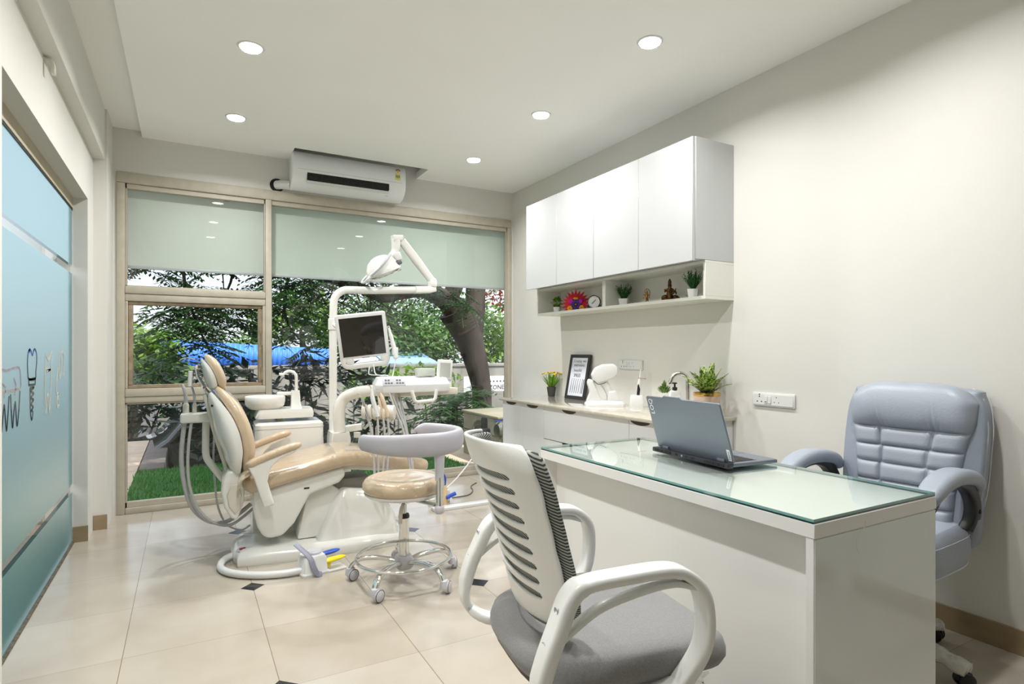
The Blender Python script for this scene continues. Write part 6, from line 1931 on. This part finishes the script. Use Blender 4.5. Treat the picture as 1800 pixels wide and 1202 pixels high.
shrub('dark leafy bush beyond the paving path at the far left of the window', 'leafy_bush', (-0.75, 10.85, GZ), [((0, 0, 1.25), (0.75, 0.4, 0.55), 1.0), ((0.5, 0, 1.5), (0.5, 0.4, 0.45), 0.7)], 700, 0.2, M_broad, 33, 2.6, 5)
# fern-like palm beside the trunk
fpz = thing('fern_palm', 'lush dark fern palm at the foot of the leaning tree trunk', 'fern', (3.45, 7.9, GZ))
g = MB()
rnd = random.Random(15)
for k in range(150):
    a = rnd.uniform(0, 2 * PI)
    frond(g, rnd, (0.05 * math.cos(a), 0.05 * math.sin(a), rnd.uniform(0.35, 1.35)), (math.cos(a), math.sin(a), rnd.uniform(0.1, 0.9)), rnd.uniform(0.5, 0.85), 14, 0.17, 0.020, 1.1)
obj('foliage', g, M_fern, fpz, smooth=0)
obj('stem', MB().tube([(0, 0, 0), (0, 0, 1.35)], 0.05, 8), M_stem, fpz)
shrub('sunny green bush behind the x-ray viewer of the tray', 'garden_bush', (4.05, 10.5, GZ), [((-0.1, 0, 1.45), (0.75, 0.5, 0.42), 1.0), ((-1.0, 0, 1.45), (0.7, 0.5, 0.35), 0.9)], 1100, 0.16, M_bright, 12, 2.2, 5)

# background trees ------------------------------------------------------------
def round_tree(label, loc, R_, H, mat, seed, n, size):
    r_ = random.Random(seed)
    blobs = []
    for k in range(9):
        a, u = r_.uniform(0, 2 * PI), r_.uniform(-0.6, 0.8)
        blobs.append(((R_ * 0.55 * math.cos(a), R_ * 0.35 * math.sin(a), H + R_ * 0.55 * u), (R_ * 0.55, R_ * 0.5, R_ * 0.45), 1.0))
    t = thing('background_tree', label, 'tree', loc, 0, 'trees beyond the street')
    g_ = MB()
    leaf_cloud(g_, r_, blobs, n, size, 0.7, 1.8)
    obj('foliage', g_, mat, t, smooth=0)
    obj('trunk', MB().tube([(0, 0, 0), (0.1, 0, H * 0.5), (0.0, 0, H)], [0.16, 0.13, 0.08], 8), M_stem, t)


round_tree('pale blossoming green tree right behind the monitor', (6.2, 19.0, GZ), 2.0, 2.7, M_mid, 1, 4200, 0.20)
round_tree('grey-green tree between monitor and leaning trunk', (8.3, 20.0, GZ), 2.0, 2.5, M_mid, 2, 4200, 0.20)
round_tree('bright leafy tree right of the leaning trunk by the window edge', (11.2, 20.0, GZ), 2.1, 2.5, M_bright, 3, 4200, 0.20)
round_tree('yellow-green tree behind the opening sash on the left', (-0.95, 12.3, GZ), 1.0, 1.75, M_bright, 4, 3600, 0.17)
round_tree('sunlit tree above the blue fence left of the lamp pole', (3.3, 20.0, GZ), 1.7, 2.7, M_bright, 5, 3200, 0.20)
round_tree('light green low tree at the far left of the window', (-2.6, 14.0, GZ), 1.6, 1.6, M_bright, 6, 3000, 0.17)
round_tree('hazy green tree deep behind the opening sash', (0.9, 24.0, GZ), 2.0, 2.0, M_mid, 7, 2600, 0.22)

# blue sheet fence, walls, sign --------------------------------------------------
def corrugated(x0, x1, y, z0, z1, slope, pitch=0.12, amp=0.018):
    b_ = MB()
    n__ = int((x1 - x0) / pitch * 4)
    vs, fs = [], []
    for k in range(n__ + 1):
        x = x0 + (x1 - x0) * k / n__
        yy_ = y + amp * math.sin(2 * PI * x / pitch)
        vs += [(x, yy_, z0), (x, yy_, z1 + slope * (x - x0))]
    for k in range(n__):
        fs.append((2 * k, 2 * k + 2, 2 * k + 3, 2 * k + 1))
    b_.add(vs, fs)
    return b_


M_bluesheet = pm('blue_painted_sheet', (64, 128, 232), 0.5, var=0.08, scale=3, stretch=(1, 1, 0.3))
t = thing('blue_fence', 'long bright blue corrugated sheet fence across the street', 'fence', (2.0, 17.0, GZ))
obj('sheet', corrugated(-2.6, 1.75, 0, 1.55, 2.36, -0.055), M_bluesheet, t, smooth=60, solid=0.004)
obj('fence_base', MB().box(-2.6, 1.75, -0.1, 0.1, 0, 1.56), M_conc, t)
for x in (-2.4, -0.9, 0.4, 1.6):
    obj('post', MB().box(x - 0.04, x + 0.04, 0.04, 0.12, 0, 2.2), M_stem, t, smooth=0)
t = thing('blue_shed', 'small blue roofed shed peeking over the bushes right of the monitor', 'shed', (6.0, 17.0, GZ))
obj('wall', MB().box(-0.75, 0.70, 0.0, 1.6, 0, 1.75), M_bluesheet, t)
obj('roof', MB().prism([(-0.15, 1.72), (1.75, 2.10), (1.75, 2.06), (-0.15, 1.68)], 'x', -0.85, 0.80), pm('pale_blue_roof', (150, 186, 230), 0.5, var=0.05), t)
t = thing('boundary_wall', 'stained grey concrete boundary wall behind the saplings', 'wall', (4.5, 14.0, GZ))
obj('wall_body', MB().box(-4.5, 5.0, 0, 0.2, 0, 1.66), M_conc, t)
obj('coping', MB().box(-4.5, 5.0, -0.04, 0.24, 1.66, 1.74), M_conc, t, bevel=0.01)
for k in range(9):
    obj('wall_pier', MB().box(-4.3 + 1.1 * k, -4.12 + 1.1 * k, -0.05, 0.02, 0, 1.66), M_conc, t, smooth=0)
t = thing('signboard', 'white signboard with dark letters on the wall right of the tree trunk', 'sign', (6.15, 12.2, GZ))
obj('board', MB().box(-0.60, 0.60, -0.01, 0.02, 1.12, 1.48), M_plastic, t)
text('sign_lettering', 'GREEN ZONE', 0.145, M_dark, t, frame_m(Vector((0, -0.014, 1.21)), (1, 0, 0), (0, 0, 1)), 0.001)
b = MB()
for k in range(7):
    b.box(-0.12 + 0.09 * k, -0.08 + 0.09 * k, -0.013, -0.011, 1.34, 1.37)
obj('sign_lettering', b, M_dark, t, smooth=0)
for x in (-0.5, 0.5):
    obj('sign_post', MB().box(x - 0.03, x + 0.03, 0.02, 0.06, 0, 1.45), M_stem, t, smooth=0)

# dark car on the street, partly behind the bush ------------------------------------
M_car = pm('dark_car_paint', (34, 34, 42), 0.25, coat=0.8, var=0.05)
car = thing('parked_car', 'dark car parked on the street behind the turf and bush', 'car', (0.55, 9.4, GZ), R(4))
prof = [(-1.85, 0.30), (-1.85, 0.58), (-1.70, 0.74), (-0.95, 0.84), (-0.45, 1.26), (0.75, 1.32), (1.35, 0.92), (1.75, 0.86), (1.85, 0.60), (1.85, 0.30)]
obj('body', MB().prism([(p[0], p[1]) for p in cr([(x, z, 0) for x, z in prof], 4, closed=True)], 'y', -0.78, 0.78), M_car, car, bevel=0.05, seg=3)
obj('side_window', MB().prism([(-0.80, 0.88), (-0.42, 1.20), (0.66, 1.24), (1.10, 0.92)], 'y', -0.790, 0.790), M_screen, car, smooth=0)
obj('number_plate', MB().box(-1.875, -1.83, -0.25, 0.25, 0.42, 0.54), pm('pale_plate', (230, 228, 222), 0.5), car, smooth=0)
obj('bumper_trim', MB().box(-1.4, 1.4, -0.80, -0.77, 0.36, 0.46), pm('silver_trim', (210, 208, 204), 0.4, metal=0.3), car, smooth=0)
for x in (-1.15, 1.15):
    for s in (-1, 1):
        w_ = obj('wheel', MB().lathe([(0.20, -0.10), (0.30, -0.10), (0.315, -0.06), (0.315, 0.06), (0.30, 0.10), (0.20, 0.10)], (x, s * 0.72, 0.315), 28, 'y'), M_black, car)
        hc = MB().lathe([(0.0, -0.105 * 1), (0.06, -0.108), (0.20, -0.095)], (x, s * 0.72 + (0.0 if s < 0 else 0.2), 0.315), 24, 'y', cap=False)
        for q in range(5):
            a = 2 * PI * q / 5
            hc.sweep([(x + 0.05 * math.cos(a), s * 0.72 - 0.112, 0.315 + 0.05 * math.sin(a)), (x + 0.19 * math.cos(a), s * 0.72 - 0.108, 0.315 + 0.19 * math.sin(a))], rrect(0.05, 0.012, 0.004, 2), side=(0, 1, 0))
        obj('rim', hc, M_steel, w_)

# compressor cabinet and gear just outside the right end of the window ----------------------
M_duct = pm('weathered_cream_metal', (146, 140, 118), 0.6, var=0.22, scale=5, bump=0.1)
t = thing('outdoor_unit', 'weathered metal outdoor unit with a round fan guard below the tree trunk', 'outdoor unit', (3.35, 6.03, -0.03))
obj('casing', MB().box(-0.40, 0.40, -0.46, 0.46, 0.0, 0.50), M_duct, t, bevel=0.008)
obj('top_cover', MB().box(-0.42, 0.42, -0.48, 0.48, 0.50, 0.525), pm('pale_sheet_lid', (158, 150, 126), 0.5, var=0.15, scale=3), t, bevel=0.006)
b = MB()
for r_ in (0.06, 0.11, 0.16, 0.21):
    b.tube([(-0.412, r_ * math.cos(2 * PI * k / 36), 0.235 + r_ * math.sin(2 * PI * k / 36)) for k in range(36)], 0.004, 6, closed=True, cap=False)
for k in range(10):
    a = PI * k / 10
    b.tube([(-0.414, 0.21 * math.cos(a), 0.235 + 0.21 * math.sin(a)), (-0.414, -0.21 * math.cos(a), 0.235 - 0.21 * math.sin(a))], 0.003, 5)
obj('fan_guard', b, M_steel, t)
obj('fan_opening', MB().lathe([(0.0, -0.4035), (0.205, -0.4035)], (0, 0, 0.235), 36, 'x', cap=False), pm('shadowed_grille', (110, 104, 88), 0.7, var=0.1), t, smooth=0)
obj('cover_strip', MB().box(-0.404, -0.400, -0.44, 0.44, 0.30, 0.308), M_steel, t, smooth=0)
t = thing('black_canister', 'black upright filter canister with a yellow patch by the window edge', 'canister', (2.70, 5.42, -0.03))
obj('canister_body', MB().lathe([(0.058, 0.0), (0.062, 0.01), (0.062, 0.42), (0.05, 0.44), (0.036, 0.445), (0.036, 0.53), (0.030, 0.55), (0.0, 0.558)], n=24), M_black, t)
obj('yellow_patch', MB().box(-0.066, -0.020, -0.066, -0.050, 0.10, 0.27), M_yellow, t, smooth=0)
obj('gauge_rod', MB().tube([(-0.085, -0.03, 0), (-0.085, -0.03, 0.43)], 0.006, 8), M_ivory, t)
obj('gauge_knob', MB().ell((-0.085, -0.03, 0.44), (0.014, 0.014, 0.014), 10, 6), M_black, t)
t = thing('steel_tank', 'small horizontal stainless tank on thin legs next to the black canister', 'tank', (2.98, 5.42, -0.03))
obj('tank', MB().lathe([(0.0, -0.14), (0.07, -0.135), (0.095, -0.11), (0.098, 0.0), (0.095, 0.16), (0.0, 0.18)], (0, 0, 0.40), 28, 'x'), M_steel, t)
for x in (-0.07, 0.12):
    for y in (-0.05, 0.05):
        obj('leg', MB().tube([(x, y, 0.0), (x, y, 0.36)], 0.010, 8), M_ivory, t)
obj('blue_tube', MB().tube(cr([(-0.15, 0, 0.50), (-0.06, 0, 0.51), (0.05, 0.0, 0.52), (0.12, 0, 0.49)], 4), 0.008, 8), M_blue, t)
obj('valve_head', MB().ell((0.03, 0.0, 0.58), (0.05, 0.05, 0.07), 14, 8), M_black, t)
obj('black_hose', MB().tube(cr([(-0.05, -0.07, 0.30), (-0.10, -0.09, 0.18), (-0.09, -0.08, 0.0)], 5), 0.010, 8), M_black, t)
